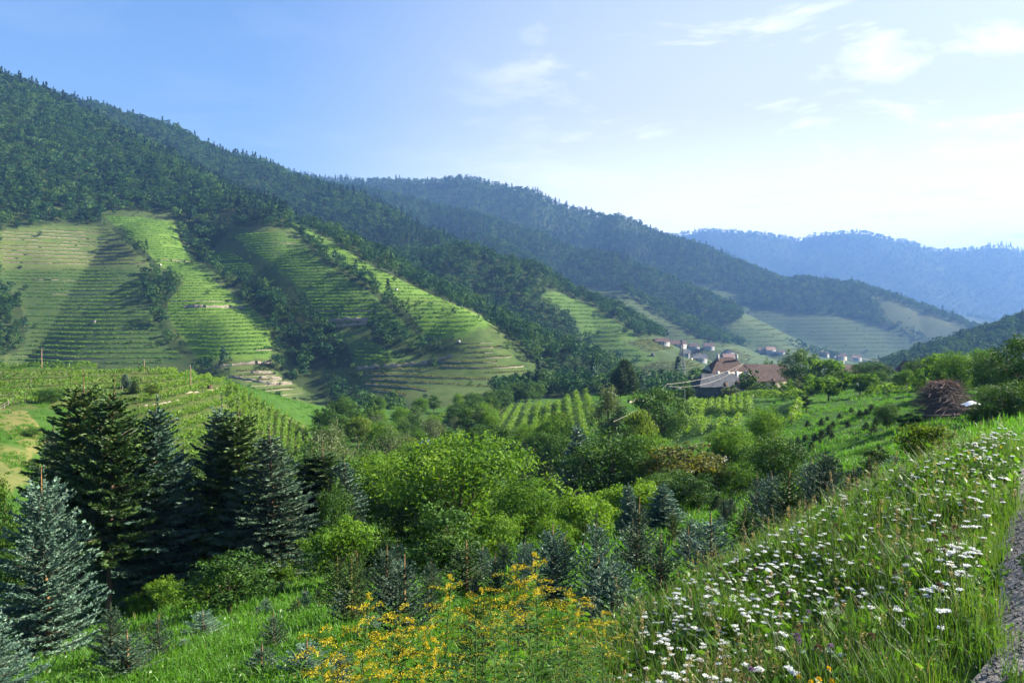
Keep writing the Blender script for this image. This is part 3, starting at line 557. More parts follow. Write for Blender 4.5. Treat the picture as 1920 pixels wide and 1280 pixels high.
ADJ = {'dark': 'dark round', 'dark2': 'tall dark', 'willow': 'pale grey green', 'walnut2': 'fresh green spreading', 'light': 'bright yellow green', 'fruit2': 'small dark', 'big1': 'tall pointed', 'mid': 'lower pointed', 'bush': 'fresh green', 'bush2': 'grey', 'bush3': 'dark', 'sm0': 'wide blue', 'sm1': 'dark green', 'sm2': 'slim grey green', 'sm3': 'slim blue', 'sm4': 'wide grey green'}
def third(q, a, b): return 0 if q < a + (b - a) / 3 else 1 if q < a + (b - a) * 2 / 3 else 2
G_BIG = 'tall spruces of the grove'
for a in [
 ('big0', 150, 690, 210, 45, 'tallest dark spruce of the grove, its long bare top rising over the vineyard knoll', G_BIG),
 ('big1', 205, 700, 200, 42, 'dark spruce with sunlit reddish trunk showing below its crown', G_BIG),
 ('bigblue', 287, 738, 210, 44, 'bluish spruce with drooping tiers between the two dark spruces and the twin spruces', G_BIG),
 ('bigblue1', 408, 738, 150, 47, 'slim blue spruce just left of the twin green spruces', G_BIG),
 ('big0', 452, 752, 190, 46, 'dense green spruce of the twin pair with orange tipped leader', G_BIG),
 ('big2', 515, 795, 200, 44, 'lower grey green spruce at the open end of the grove', G_BIG),
 ('big1', 345, 830, 170, 50, 'dark spruce filling the gap behind the grove', G_BIG),
 ('big1', 588, 838, 130, 52, 'narrow dark spruce beside the pale willow clump', G_BIG),
 ('bigblue', 645, 850, 120, 50, 'blue spruce in front of the pale willow clump', G_BIG),
 ('big2', 100, 790, 130, 56, 'spruce half hidden behind the tallest dark spruce', G_BIG),
 ('blue', 88, 872, 215, 23, 'large silvery blue spruce in front of the dark grove', None),
 ('blue', -25, 1130, 190, 13, 'blue spruce cut by the lower corner of the view', None),
 ('midblue', 800, 815, 95, 75, 'pale blue spruce behind the big spreading walnut tree', None),
 ('midblue', 1083, 793, 95, 70, 'tall dark blue spruce beside the round walnut crowns', None),
 ('mid', 1022, 858, 95, 60, 'dark green spruce in front of the striped vineyard hump', None),
 ('mid', 982, 828, 70, 85, 'grey spruce below the striped vineyard hump', None), ('midblue', 915, 822, 70, 95, 'blue spruce just behind the walnut crown', None),
 ('midblue', 1180, 905, 60, 42, 'thin blue spruce rising between the small pear trees', None), ('midblue', 1243, 905, 85, 42, 'blue spruce with pale tip beside the turning tree', None),
 ('mid', 1345, 925, 60, 48, 'green spruce under the sunlit crowns', None), ('midblue', 235, 700, 30, 160, 'small blue spruce on the grassy knoll', None), ('mid', 252, 712, 26, 155, 'low dark spruce next to the small blue spruce on the knoll', None)]:
    plant(a[0], a[1], a[2], a[3], a[4], a[5], None, a[6])
for a in [
 ('walnut', 865, 818, 330, 56, 'large spreading walnut tree in the middle of the plantation'),
 ('walnut2', 985, 905, 150, 48, 'lower side crown next to the large spreading walnut'),
 ('dark', 780, 900, 160, 60, 'dark shaded tree in the hollow left of the large walnut'),
 ('dark', 1150, 805, 190, 64, 'round dark walnut with sunlit edge above the pear trees'), ('walnut2', 1215, 820, 120, 66, 'sunlit leafy tree joined to the round dark walnut'),
 ('turn', 1290, 832, 160, 60, 'tree with yellowing leaves in the middle of the grove'), ('dark2', 1255, 880, 130, 54, 'dark bushy tree under the yellowing tree'),
 ('walnut2', 1372, 805, 120, 72, 'bright green tree in front of the lower vineyard rows'), ('walnut2', 1437, 770, 95, 76, 'tallest leafy tree at the edge of the bright meadow'),
 ('dark', 1450, 865, 100, 62, 'dark tree in front of the bright meadow edge'), ('walnut2', 1390, 870, 120, 58, 'leafy tree under the bright green tree'),
 ('dark2', 1240, 722, 115, 118, 'tall dark lime tree at the end of the farm vineyard'), ('birch', 1140, 712, 70, 118, 'slender birch beside the small road'),
 ('light', 1200, 768, 75, 105, 'bright round tree under the dark lime'), ('light', 1047, 772, 48, 140, 'lone round tree standing in the striped vineyard'),
 ('willow', 622, 795, 110, 105, 'pale round willow at the foot of the knoll'), ('willow', 600, 830, 110, 75, 'pale grey green willow behind the narrow dark spruce'), ('willow', 690, 835, 110, 80, 'tall pale willow in the valley thicket'), ('willow', 735, 865, 75, 82, 'small pale willow at the edge of the thicket'),
 ('dark', 560, 900, 110, 52, 'dark tree behind the grey green spruce'), ('dark', 628, 900, 70, 46, 'bright ivy clad tree between spruce and pear'),
 ('fruit2', 828, 950, 165, 40, 'dark pear tree with pale leaves in front of the walnut'), ('fruit', 935, 960, 120, 42, 'small fruit tree at the foot of the walnut'),
 ('fruit', 640, 965, 135, 38, 'pear tree with glossy leaves at the grove end'), ('fruit2', 690, 985, 100, 40, 'second glossy pear tree beside the grass strip'),
 ('fruit2', 430, 1040, 160, 33, 'young pear tree with two thin trunks in front of the spruces'), ('fruit', 1092, 915, 115, 38, 'sunlit young pear tree above the blue spruces'), ('fruit', 1190, 895, 120, 44, 'leafy pear tree beside the thin blue spruce'),
 ('fruit', 1040, 965, 80, 36, 'low fruit tree beside the young pear'), ('fruit2', 1300, 890, 100, 50, 'shaded fruit tree below the yellowing crown'),
 ('dark2', 1497, 652, 72, 205, 'tall dark oak behind the farm barn'), ('orchard', 1548, 670, 70, 195, 'round mid green tree beside the dark oak'), ('dark', 1640, 674, 72, 190, 'dark tree in front of the long tiled roof'), ('dark2', 1612, 678, 36, 196, 'dark tree behind the tiled roof ridge'),
 ('dark', 1440, 672, 28, 245, 'small round tree above the barn roof'), ('dark', 1333, 682, 26, 235, 'dark bush like tree at the farmhouse corner'), ('light', 1462, 682, 30, 240, 'bright low tree between barn and dark oak'),
 ('orchard', 1553, 704, 72, 132, 'first orchard tree with bare trunk on the bright grass'), ('orchard', 1613, 698, 68, 132, 'second orchard tree with bare trunk on the bright grass'),
 ('column', 1512, 735, 22, 120, 'dark narrow tree at the end of the vine hedge'), ('dark', 1583, 690, 40, 170, 'leafy tree between the two orchard trees'),
 ('orchard', 1700, 695, 40, 165, 'small fruit tree on the sunny bank'), ('orchard', 1683, 700, 24, 170, 'thin fruit tree beside the low fence'), ('orchard', 1722, 696, 30, 165, 'little fruit tree near the brown gable'),
 ('dark', 1760, 675, 46, 150, 'dark tree beside the brown gable'), ('light', 1792, 682, 48, 140, 'bright leafy tree behind the brushwood heap'), ('dark', 1838, 668, 62, 110, 'dark tree above the brushwood heap'), ('walnut2', 1858, 675, 50, 105, 'leafy tree above the white sheet'),
 ('dark2', 1935, 622, 130, 62, 'huge dark tree rising at the edge above the meadow'), ('dark', 1890, 715, 120, 50, 'broad dark shrubby tree under the huge dark tree'), ('dark', 1845, 760, 80, 50, 'dark undergrown tree right of the brushwood heap'),
 ('walnut', 1965, 700, 90, 48, 'leafy tree at the far edge of the meadow bank'),
 ('dark', 10, 930, 130, 38, 'shaded tree behind the silvery blue spruce'), ('walnut2', -25, 900, 110, 46, 'sunlit tree at the edge of the view beside the steep bank'), ('dark', 40, 1010, 100, 34, 'dark low tree under the shaded tree'),
 ('dark', 60, 800, 55, 100, 'round dark tree on the yellow slope of the knoll'), ('bush3', 20, 825, 45, 95, 'dark bush beside the round tree on the knoll slope'), ('dark', 95, 725, 60, 135, 'dark spreading tree with pale stem on the knoll'), ('bush3', 65, 735, 40, 140, 'dark bush below the top vine rows'),
 ('bush3', 60, 860, 60, 84, 'bushy dark scrub at the foot of the yellow slope'), ('bush', 15, 890, 60, 76, 'scrub at the corner of the knoll'), ('light', 285, 720, 30, 150, 'small bright tree in the knoll vines'),
 ('dark', 200, 800, 70, 100, 'dark tree filling the hollow behind the grove'), ('dark', 320, 905, 110, 55, 'shaded undergrowth tree inside the grove'), ('dark', 480, 930, 100, 50, 'leafy undergrowth tree between the twin spruces'),
 ('fruit', 305, 1080, 70, 40, 'ivy covered undergrowth tree among the bare spruce trunks'), ('fruit', 520, 1050, 80, 42, 'ivy covered young tree beside the reddish spruce stem'), ('fruit', 255, 1110, 40, 40, 'sparse leafy sapling beside the sunlit trunk'), ('bush', 365, 1095, 60, 37, 'thick leafy bush at the edge of the grove floor'),
 ('dark', 335, 925, 110, 47, 'leafy shoots climbing between the blue spruce and the twin spruces'),
 ('light', 1745, 795, 120, 22, 'sunlit yellow green shrub on the edge of the bank'), ('bush3', 1700, 775, 60, 72, 'dark bush in front of the brushwood heap'), ('bush', 1785, 785, 50, 66, 'green bush leaning on the brushwood heap'), ('dark', 1663, 755, 50, 78, 'dark rounded shrub tree between field and brushwood'),
 ('bush3', 1652, 835, 60, 46, 'dark bush at the lower end of the grass track'), ('dark', 1290, 720, 30, 200, 'tree in front of the grey shed'), ('bush3', 1405, 692, 46, 196, 'tall dark shrub covering the barn corner'), ('bush3', 1432, 715, 50, 190, 'shrub at the foot of the long barn'), ('bush2', 1370, 722, 44, 190, 'grey bush before the shed roof'), ('bush', 1480, 712, 36, 185, 'bright bush at the barn gable')]:
    plant(a[0], a[1], a[2], a[3], a[4], a[5])
t_ = [o for o in COL.objects if o.get('label', '').startswith('sunlit yellow green shrub')][0]
# the small firs of the plantation, each where the photograph has it
k_ = 0
for kind, u, vt, w, Y, lab in [
 ('sm0', 1148, 1040, 185, 14.5, 'broad silver blue spruce in front, wider than tall'), ('sm3', 1333, 960, 130, 17.5, 'blue spruce with long ascending arms at the meadow edge'), ('sm1', 1480, 880, 130, 17, 'dark green fir with one bare stem at the meadow edge'), ('sm0', 1522, 858, 100, 33, 'blue grey spruce behind the dark green fir'),
 ('sm1', 1398, 945, 90, 19, 'green fir between the blue spruce and the dark fir'), ('sm0', 1036, 980, 120, 22, 'full blue spruce below the young pear'), ('sm3', 1122, 965, 100, 22, 'slender blue spruce right of the full blue one'), ('sm2', 1195, 930, 90, 24, 'grey fir with tall leader in the middle rows'),
 ('sm4', 722, 1020, 100, 21, 'bluish fir behind the green fir with orange leader'), ('sm2', 760, 1035, 130, 16, 'green grey fir with thick orange leader'), ('sm1', 660, 1045, 90, 19, 'fresh green fir with yellow shoots'), ('sm1', 875, 1010, 110, 27, 'dark fir before the pear tree'),
 ('sm3', 380, 1140, 80, 21, 'little blue spruce on the grass'), ('sm3', 345, 1195, 60, 19, 'tiny blue spruce below the little one'), ('sm2', 490, 1205, 90, 13.5, 'pale fir sapling at the lower edge'), ('sm3', 575, 1195, 100, 13, 'blue spruce sapling at the lower edge with one orange tip'), ('sm2', 240, 1180, 110, 16, 'soft fir beside the silvery blue spruce'), ('sm4', 210, 1130, 90, 18, 'thin fir overlapping the silvery blue spruce'), ('sm2', 295, 1150, 60, 18, 'slim fir with bare leader on the grass'),
 ('sm1', 560, 1120, 55, 26, 'dark little fir beside the mowed strip'), ('sm1', 598, 1095, 30, 30, 'small dead looking fir on the mowed strip'), ('sm0', 640, 1215, 90, 11, 'dark blue spruce under the goldenrod'), ('sm1', 1100, 1090, 50, 20, 'short fir between the blue spruces'), ('sm2', 1290, 985, 80, 24, 'faint fir beside the long armed spruce'),
 ('sm2', 1240, 1000, 70, 19, 'thin fir with pale candles in the middle rows'), ('sm0', 985, 1010, 80, 26, 'blue fir at the end of the dry strip'), ('sm1', 1560, 845, 60, 30, 'yellow green fir with upright leader before the bright field'), ('sm2', 1600, 870, 90, 22, 'grey fir in front of the track'), ('sm1', 1645, 880, 60, 24, 'small green fir near the bank shrub'), ('sm3', 1680, 850, 60, 30, 'bluish fir beside the yellow shrub'), ('sm1', 1630, 850, 70, 28, 'twin tipped fir beside the track'), ('sm2', 1510, 935, 40, 20, 'little fir at the meadow rim'),
 ('sm1', 1455, 905, 60, 30, 'fir behind the dark green fir'), ('sm2', 1420, 885, 60, 36, 'fir under the sunlit crowns with thin leader'), ('sm1', 1060, 1000, 60, 30, 'green fir tucked behind the full blue spruce'), ('sm2', 930, 1035, 60, 26, 'small fir beside the dry strip'), ('sm1', 805, 1080, 60, 20, 'small fir behind the goldenrod clump'), ('sm4', 900, 1130, 90, 12, 'grey fir inside the goldenrod clump'), ('sm2', 985, 1110, 70, 12.5, 'fir with pale tip behind the goldenrod'), ('sm3', 700, 1150, 60, 17, 'blue fir left of the goldenrod')]:
    plant(kind, u, vt, w, Y, lab, 'fir', 'young firs of the plantation', 'young_fir')
for i in range(30):
    u = rng.uniform(470, 1560); Y = rng.uniform(25, 44); x = (u - 960) / FPX * Y; z = gz(x, Y); v = HV - FPX * z / Y; h = rng.uniform(.6, 2.2)
    plant(['sm0', 'sm1', 'sm2', 'sm3', 'sm4'][i % 5], u, v - h / Y * FPX, h * 0.75 / Y * FPX, Y, '%s young fir, %s, %s in the plantation rows' % (ADJ[['sm0', 'sm1', 'sm2', 'sm3', 'sm4'][i % 5]], 'waist high' if h < 1.2 else 'man high', ('below the spruce grove', 'behind the goldenrod', 'beside the flowering bank')[third(u, 470, 1560)]), 'fir', 'small firs in the plantation rows', 'young_fir')
for i in range(12):
    u = rng.uniform(150, 660); Y = rng.uniform(15, 30); x = (u - 960) / FPX * Y; z = gz(x, Y); v = HV - FPX * z / Y; h = rng.uniform(.4, 1.1)
    plant(['sm3', 'sm1', 'sm2'][i % 3], u, v - h / Y * FPX, h * 0.8 / Y * FPX, Y, 'knee high %s fir seedling on the grass %s' % (ADJ[['sm3', 'sm1', 'sm2'][i % 3]], 'nearer the silvery spruce' if u < 400 else 'nearer the goldenrod'), 'fir', 'fir seedlings below the grove', 'young_fir')
for u, v in [(1514,802),(1510,826),(1541,799),(1551,791),(1574,787),(1596,774),(1612,783),(1624,781),(1634,770),(1555,813),(1562,802),(1541,822),(1540,834),(1624,807),(1638,815),(1527,826),(1496,834),(1483,839),(1642,799),(1560,822),(1590,800),(1650,775),(1500,850),(1522,845)]:
    x, y = hit(u, v, 40, 160); Y = float(y[0]); s = rng.uniform(.75, 1.2)
    plant('dwarf', u, v - 17 * s * 80 / Y, 17 * s * 80 / Y, Y, 'small dark round fir planted on the bright green meadow', 'fir', 'small round firs on the bright meadow', 'young_fir')
# the thicket on the valley bottom and the hedges of the middle distance
def copse(n, poly, Y0, Y1, kinds, hh, label, group, name='leafy_tree', cat='tree', sd=0):
    r_ = np.random.default_rng(sd); c = 0; us = [p[0] for p in poly]
    while c < n:
        u = r_.uniform(min(us), max(us)); Y = r_.uniform(Y0, Y1); x = (u - 960) / FPX * Y; z = gz(x, Y); v = HV - FPX * z / Y
        if not inpoly(np.array([u]), np.array([v]), poly)[0]: c += 0.02; continue
        h = r_.uniform(*hh); k = kinds[r_.integers(len(kinds))]
        plant(k, u, v - h / Y * FPX, h * r_.uniform(.7, 1.05) / Y * FPX, Y, '%s %s, %s, %s' % (ADJ[k], label, ('left part', 'middle part', 'right part')[third(u, min(us), max(us))], ('nearest line', 'middle depth', 'back')[third(Y, Y0, Y1)]), cat, group, name); c += 1
copse(52, [(560,860),(600,800),(680,790),(800,790),(870,800),(960,830),(1040,860),(1080,900),(820,930),(560,960)], 85, 235, ['dark', 'dark2', 'willow', 'walnut2', 'light', 'fruit2'], (4, 8), 'bushy tree of the thicket on the valley bottom', 'thicket on the valley bottom', sd=3)
copse(26, [(560,830),(620,780),(700,770),(860,770),(880,800),(700,820)], 190, 320, ['dark', 'dark2', 'bush3', 'walnut2'], (3, 7), 'tree behind the valley thicket', 'trees behind the valley thicket', sd=12)
copse(30, [(840,800),(960,740),(1060,715),(1180,700),(1180,735),(1080,735),(960,765),(880,810)], 215, 320, ['dark', 'dark2', 'fruit2'], (5, 8), 'tree of the dark hedge above the striped vineyard hump', 'hedge above the vineyard hump', sd=4)
copse(26, [(1160,745),(1180,715),(1220,700),(1300,700),(1305,720),(1200,730)], 205, 260, ['big1', 'mid', 'dark'], (7, 10), 'dark conifer of the windbreak beside the farm', 'windbreak beside the farm', 'spruce_tree', 'spruce', 5)
copse(22, [(1300,745),(1300,722),(1500,722),(1560,735),(1560,750),(1400,742)], 165, 200, ['bush3', 'bush', 'dark', 'bush2'], (2, 4.5), 'shrub in the overgrown garden below the farm', 'shrubs below the farm', 'bush', 'bush', 6)
copse(20, [(1580,740),(1700,715),(1900,720),(1900,770),(1800,790),(1720,740)], 85, 190, ['dark', 'walnut2', 'bush'], (3, 6), 'tree behind the brushwood heap', 'trees behind the brushwood heap', sd=7)
copse(16, [(1180,860),(1500,840),(1480,950),(1200,960)], 52, 80, ['dark', 'walnut2', 'fruit2'], (2.4, 4.2), 'tree in the grove below the farm vines', 'packed grove below the farm vineyard', sd=8)
copse(14, [(540,900),(820,900),(820,1020),(560,1040)], 52, 85, ['dark', 'dark2', 'walnut2'], (5, 8), 'shaded tree in the dark hollow behind the pears', 'dark hollow behind the pears', sd=9)
copse(16, [(170,900),(640,900),(600,1080),(180,1120)], 46, 70, ['dark', 'big1', 'dark2'], (6, 9), 'dark tree at the back of the spruce grove', 'dark backing of the spruce grove', sd=10)
# ------------------------------------------------------------------ vines
M_vine = leaf_mat('vine_leaf', (0.050,0.105,0.012), (0.090,0.175,0.018), (0.160,0.235,0.028), 0.42, TT, 0.55, 0.25, 0.2)
M_vfar = leaf_mat('terrace_vine_leaf', (0.042,0.108,0.014), (0.080,0.175,0.020), (0.140,0.240,0.030), 0.36, TT, 0.7, 0.1, 0.3)
M_vdry_haze = leaf_mat('dry_vine_leaf', (0.065,0.085,0.018), (0.110,0.120,0.026), (0.180,0.160,0.040), 0.30, (1.3,1.2,.6), 0.7, 0.1, 0.3)  # dry vines; on the far parcels its dull tone is painted haze
M_post = noise_mat('weathered_post', (0.10,0.085,0.065), (0.22,0.19,0.15), 8, 0.85, 0.2)
M_stone = noise_mat('dry_stone', (0.07,0.065,0.045), (0.24,0.205,0.15), 0.35, 0.95, 0.6, c2=(0.13,0.11,0.075))
def row_mesh(pts, h, w, dens, size, mat, seed, shoots=0.15, lo=0.25):
    r_ = np.random.default_rng(seed); pts = np.asarray(pts, float); seg = np.linalg.norm(np.diff(pts[:, :2], axis=0), axis=1); cum = np.concatenate([[0], np.cumsum(seg)]); Lt = cum[-1]
    n = max(6, int(Lt * dens)); t = r_.random(n) * Lt; c = np.stack([np.interp(t, cum, pts[:, q]) for q in range(3)], 1)
    d = unit(pts[-1] - pts[0]); sd_ = np.array([-d[1], d[0], 0]); bump = 0.75 + 0.35 * vnoise(t / (w * 2.2), t * 0 + seed, seed % 97) + 0.15 * vnoise(t / 6.0, t * 0 + seed, 5)
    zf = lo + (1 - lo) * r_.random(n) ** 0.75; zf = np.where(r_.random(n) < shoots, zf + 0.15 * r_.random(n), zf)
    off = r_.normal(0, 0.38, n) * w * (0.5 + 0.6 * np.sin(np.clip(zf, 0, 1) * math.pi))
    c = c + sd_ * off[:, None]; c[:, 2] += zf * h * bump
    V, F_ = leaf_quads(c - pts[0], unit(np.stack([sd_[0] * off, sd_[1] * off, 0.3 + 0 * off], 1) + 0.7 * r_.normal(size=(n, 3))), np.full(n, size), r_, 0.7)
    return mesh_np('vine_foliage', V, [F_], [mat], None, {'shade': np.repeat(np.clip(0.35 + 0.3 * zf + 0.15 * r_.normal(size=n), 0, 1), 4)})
pm = MB(); pm.box((0, 0, 0.8), (0.06, 0.06, 1.8)); PM = pm.mesh('post', [M_post])
ORD = 'first second third fourth fifth sixth seventh eighth ninth tenth eleventh twelfth thirteenth fourteenth fifteenth sixteenth seventeenth eighteenth nineteenth twentieth twenty-first twenty-second twenty-third twenty-fourth twenty-fifth twenty-sixth twenty-seventh twenty-eighth twenty-ninth thirtieth thirty-first thirty-second thirty-third thirty-fourth thirty-fifth thirty-sixth thirty-seventh thirty-eighth thirty-ninth fortieth'.split()
def drape(line, y0, y1, step=1.2):
    L = np.array(line, float); s = np.concatenate([[0], np.cumsum(np.hypot(*np.diff(L, axis=0).T))]); q = np.linspace(0, s[-1], max(3, int(s[-1] / 5)))
    x, y = hit(np.interp(q, s, L[:, 0]), np.interp(q, s, L[:, 1]), y0, y1, 500)
    return np.stack([x, y, height(x, y)], 1)
n_rows = 0
def vine_row(pts, label, group, h=1.8, w=0.7, dens=46, size=0.17, mat=None, posts=6, seed=0):
    global n_rows; n_rows += 1; p0 = pts[0]
    t = thing('vine_row', label, 'vine row', p0, 0, None, group)
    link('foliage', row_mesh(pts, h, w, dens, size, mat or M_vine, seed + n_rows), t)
    for k in np.linspace(0, len(pts) - 1, posts): q = pts[int(k)] - p0; link('post', PM, t, q)
    return t
def line_at(A, t):
    A = np.array(A, float); s = np.concatenate([[0], np.cumsum(np.hypot(*np.diff(A, axis=0).T))]); q = t * s[-1]
    return np.array([np.interp(q, s, A[:, 0]), np.interp(q, s, A[:, 1])])
def rows_between(A, B, n, y0, y1, what, end, group, bow=0.0, **kw):
    for i in range(n):
        t = i / max(1, n - 1); a, b = line_at(A, t), line_at(B, t); m = (a + b) / 2 + np.array([0, bow]); L = [a + (m - a) * 1.0 * q * 2 if q < .5 else m + (b - m) * (q - .5) * 2 for q in np.linspace(0, 1, 7)]
        L = [(1 - q) ** 2 * a + 2 * q * (1 - q) * (2 * m - (a + b) / 2) + q * q * b for q in np.linspace(0, 1, 7)]
        p = drape(L, y0, y1); d = np.hypot(*np.diff(p[:, :2], axis=0).T)
        if d.max() > 45: # the sight line slipped over the crest: keep the longest unbroken stretch
            c = np.nonzero(d > 45)[0]; parts = np.split(p, c + 1); p = max(parts, key=len)
        if len(p) < 3: continue
        vine_row(p, '%s vine row from the %s %s' % (ORD[i], end, what), group, **kw)
rows_between([(-60,694),(-60,765)], [(258,690),(215,745)], 5, 90, 230, 'of the level knoll rows', 'crest', 'level vine rows on the knoll', 2, w=1.1, h=2.1)
rows_between([(262,700),(225,745),(215,790),(250,830),(330,885)], [(348,694),(425,718),(470,752),(500,790),(520,850)], 11, 90, 230, 'of the curved knoll rows', 'top', 'curved vine rows on the knoll face', 6, w=0.75, h=1.9)
rows_between([(432,722),(470,742),(505,764),(540,784),(575,806)], [(440,770),(475,800),(500,830),(535,850),(575,860)], 12, 90, 230, 'of the steep knoll flank rows', 'crest', 'steep vine rows on the knoll flank', 0, w=0.6, h=1.7)
rows_between([(925,768),(960,762),(1000,753),(1045,746),(1072,741),(1098,738)], [(850,828),(905,842),(962,856),(1012,860),(1062,858),(1118,800)], 11, 100, 290, 'of the striped hump', 'hedge side', 'vine rows of the striped hump', 3, w=1.0, h=1.8)
rows_between([(936,757)], [(800,796)], 1, 100, 300, 'along the ridge of the vineyard hump', 'hedge on', 'vine row on the hump ridge', -2, w=1.6, h=2.4)
rows_between([(1337,747),(1402,746)], [(1331,776),(1404,781)], 6, 80, 200, 'of the upright rows below the farm', 'shed side', 'upright vine rows below the farm', 1, w=0.9, h=2.0, dens=60)
rows_between([(1296,756),(1326,754)], [(1262,806),(1306,800)], 5, 80, 200, 'of the slanting rows beside the lime', 'left', 'slanting vine rows beside the lime tree', 0, w=0.9, h=1.9, dens=60)
rows_between([(1300,793),(1318,798),(1366,790),(1386,788)], [(1284,818),(1302,820),(1348,808),(1372,808)], 4, 70, 200, 'of the detached rows', 'lime tree', 'detached vine rows on the lower bank', 0, w=1.0, h=1.9, dens=60)
rows_between([(1310,752),(1400,750)], [(1402,748),(1502,749)], 2, 90, 200, 'of the hedge like rows before the farm', 'shed', 'hedge like vine rows before the farm', 0, w=1.4, h=2.5, dens=90)
rows_between([(1504,752)], [(1484,798)], 1, 70, 190, 'standing alone at the narrow dark tree', 'far end', 'lone vine row by the narrow tree', 0, w=1.0, h=2.1, dens=70)
rows_between([(1205,722),(1330,702)], [(1228,736),(1350,712)], 8, 150, 290, 'of the row ends by the windbreak', 'road side', 'row ends between windbreak and shed', 0, w=1.2, h=2.3, dens=60)
rows_between([(1625,742),(1650,733)], [(1700,740),(1712,734)], 2, 70, 200, 'of the yellow green rows', 'orchard', 'yellow green vine rows beside the orchard', 0, w=1.6, h=2.0, dens=60, posts=3)
# terraces of the hills: rows follow the contours of each parcel
PN = {1: 'bright diagonal strip under the forest', 2: 'dry upper terraces', 3: 'shaded lower terraces', 4: 'wide middle vineyard', 5: 'small vineyard under the tree gully', 6: 'bright vineyard along the spur crest', 7: 'straw coloured lower terraces', 8: 'wedge shaped vineyard by the thicket', 9: 'lowest lobe of terraces', 10: 'sunlit second spur', 11: 'hazy third spur', 12: 'saddle meadow', 13: 'far valley corner', 14: 'pale blue far slope', 16: 'valley floor fields', 17: 'farthest hazy fields'}
SP_ = {1: (2.3, 1.5), 2: (3.6, 1.2), 3: (2.9, 1.4), 4: (2.5, 1.5), 5: (2.3, 1.5), 6: (2.6, 1.5), 7: (2.6, 1.1), 8: (2.1, 1.5), 9: (2.4, 1.2), 10: (4.0, 1.8), 11: (5.0, 2.2), 12: (7, 2.5), 13: (7, 2.5), 14: (8.5, 3.0), 16: (1.6, 1.8), 17: (12, 5)}
allr, walls = [], []
for pi, (nm, poly, y0, y1) in enumerate(PARC):
    if pi not in PN: continue
    us = [p[0] for p in poly]; u0, u1 = max(-40, min(us)), min(1960, max(us)); Ym = {1:700,2:700,3:560,4:650,5:600,6:650,7:480,8:480,9:400,10:800,11:1350,12:1900,13:1500,14:1900,16:1100,17:3500}[pi]
    du = max(1.6, 2.6 / Ym * FPX * (1 if Ym < 1000 else 1.6)); uc = np.arange(u0, u1, du); Yc = np.arange(y0, min(y1, Ym * 1.9), max(2.0, Ym / 260))
    Xg = (uc[:, None] - 960) / FPX * Yc; Yg = np.broadcast_to(Yc, Xg.shape); Zg = height(Xg, Yg); K = parcel(Xg, Yg, Zg) == pi
    K &= seen(Xg.ravel(), Yg.ravel(), Zg.ravel(), 0.0025).reshape(K.shape)
    dz, hh = SP_[pi]; zmin, zmax = Zg[K].min() if K.any() else 0, Zg[K].max() if K.any() else 0
    for li, lev in enumerate(np.arange(zmax - 0.4 * dz, zmin, -dz)):
        up = (Zg[:, :-1] < lev) & (Zg[:, 1:] >= lev) & K[:, :-1] & K[:, 1:]; has = up.any(1); j = np.argmax(up, 1)
        cols = np.nonzero(has)[0]
        if len(cols) < 5: continue
        q = np.arange(len(uc)); a = Zg[q, j]; b = Zg[q, j + 1]; t = np.clip((lev - a) / (b - a + 1e-6), 0, 1); yy = Yc[j] + t * (Yc[j + 1] - Yc[j]); xx = (uc - 960) / FPX * yy
        brk = np.nonzero((np.diff(cols) > 1) | (np.abs(np.diff(yy[cols])) > 0.02 * Ym + 3))[0] + 1
        for sseg in np.split(cols, brk):
            if len(sseg) < 5: continue
            if nm in ('dry', 'dark'):
                cut = np.nonzero(rng.random(len(sseg)) < 0.05)[0]; subs = [s for s in np.split(sseg, cut) if len(s) > 6]
            else: cut = np.nonzero(rng.random(len(sseg)) < 0.012)[0]; subs = [s for s in np.split(sseg, cut) if len(s) > 6]
            for s in subs:
                pts = np.stack([xx[s], yy[s], np.full(len(s), lev)], 1); Lm = np.hypot(*np.diff(pts[:, :2], axis=0).T).sum()
                allr.append((Lm / yy[s].mean() * hh, pi, li, pts, hh, nm))
                if nm == 'dry' or (nm in ('dark', 'vine', 'bright') and pi < 10 and rng.random() < 0.10): walls.append((Lm / yy[s].mean(), pi, pts))
allr.sort(key=lambda r: -r[0]); nsolo = 300 - n_rows; cnt = {}; rest = MB()
def far_row(pts, hh, nm, seed):
    Y = pts[:, 1].mean(); return row_mesh(pts - np.array([0, 0, .1]), hh, hh * 0.85, np.clip(3400 / Y, 0.5, 10), hh * 0.30, M_vdry_haze if nm in ('dry', 'vfar') else M_vfar, seed, 0.2, 0.1)
for k, (sc_, pi, li, pts, hh, nm) in enumerate(allr):
    if nm == 'dry' and rng.random() < .25 and k > nsolo: continue
    me = far_row(pts, hh, nm, 1000 + k)
    if k < nsolo:
        o = link('vine_row', me, None, pts[0]); tag(o, '%s vine row down the %s' % (ORD[li % 40], PN[pi]), 'vine row', 'vine rows of the ' + PN[pi])
    else:
        n_ = len(me.vertices); V = np.zeros(n_ * 3); me.vertices.foreach_get('co', V); a = np.zeros(n_); me.attributes['shade'].data.foreach_get('value', a)
        rest.add(V.reshape(-1, 3) + pts[0], np.arange(n_).reshape(-1, 4), a, 1 if nm in ('dry', 'vfar') else 0); bpy.data.meshes.remove(me)
tag(link('terrace_vines', rest.mesh('terrace_vines', [M_vfar, M_vdry_haze])), 'fine vine rows on the distant terraces', None, None, 'stuff')
walls.sort(key=lambda r: -r[0])
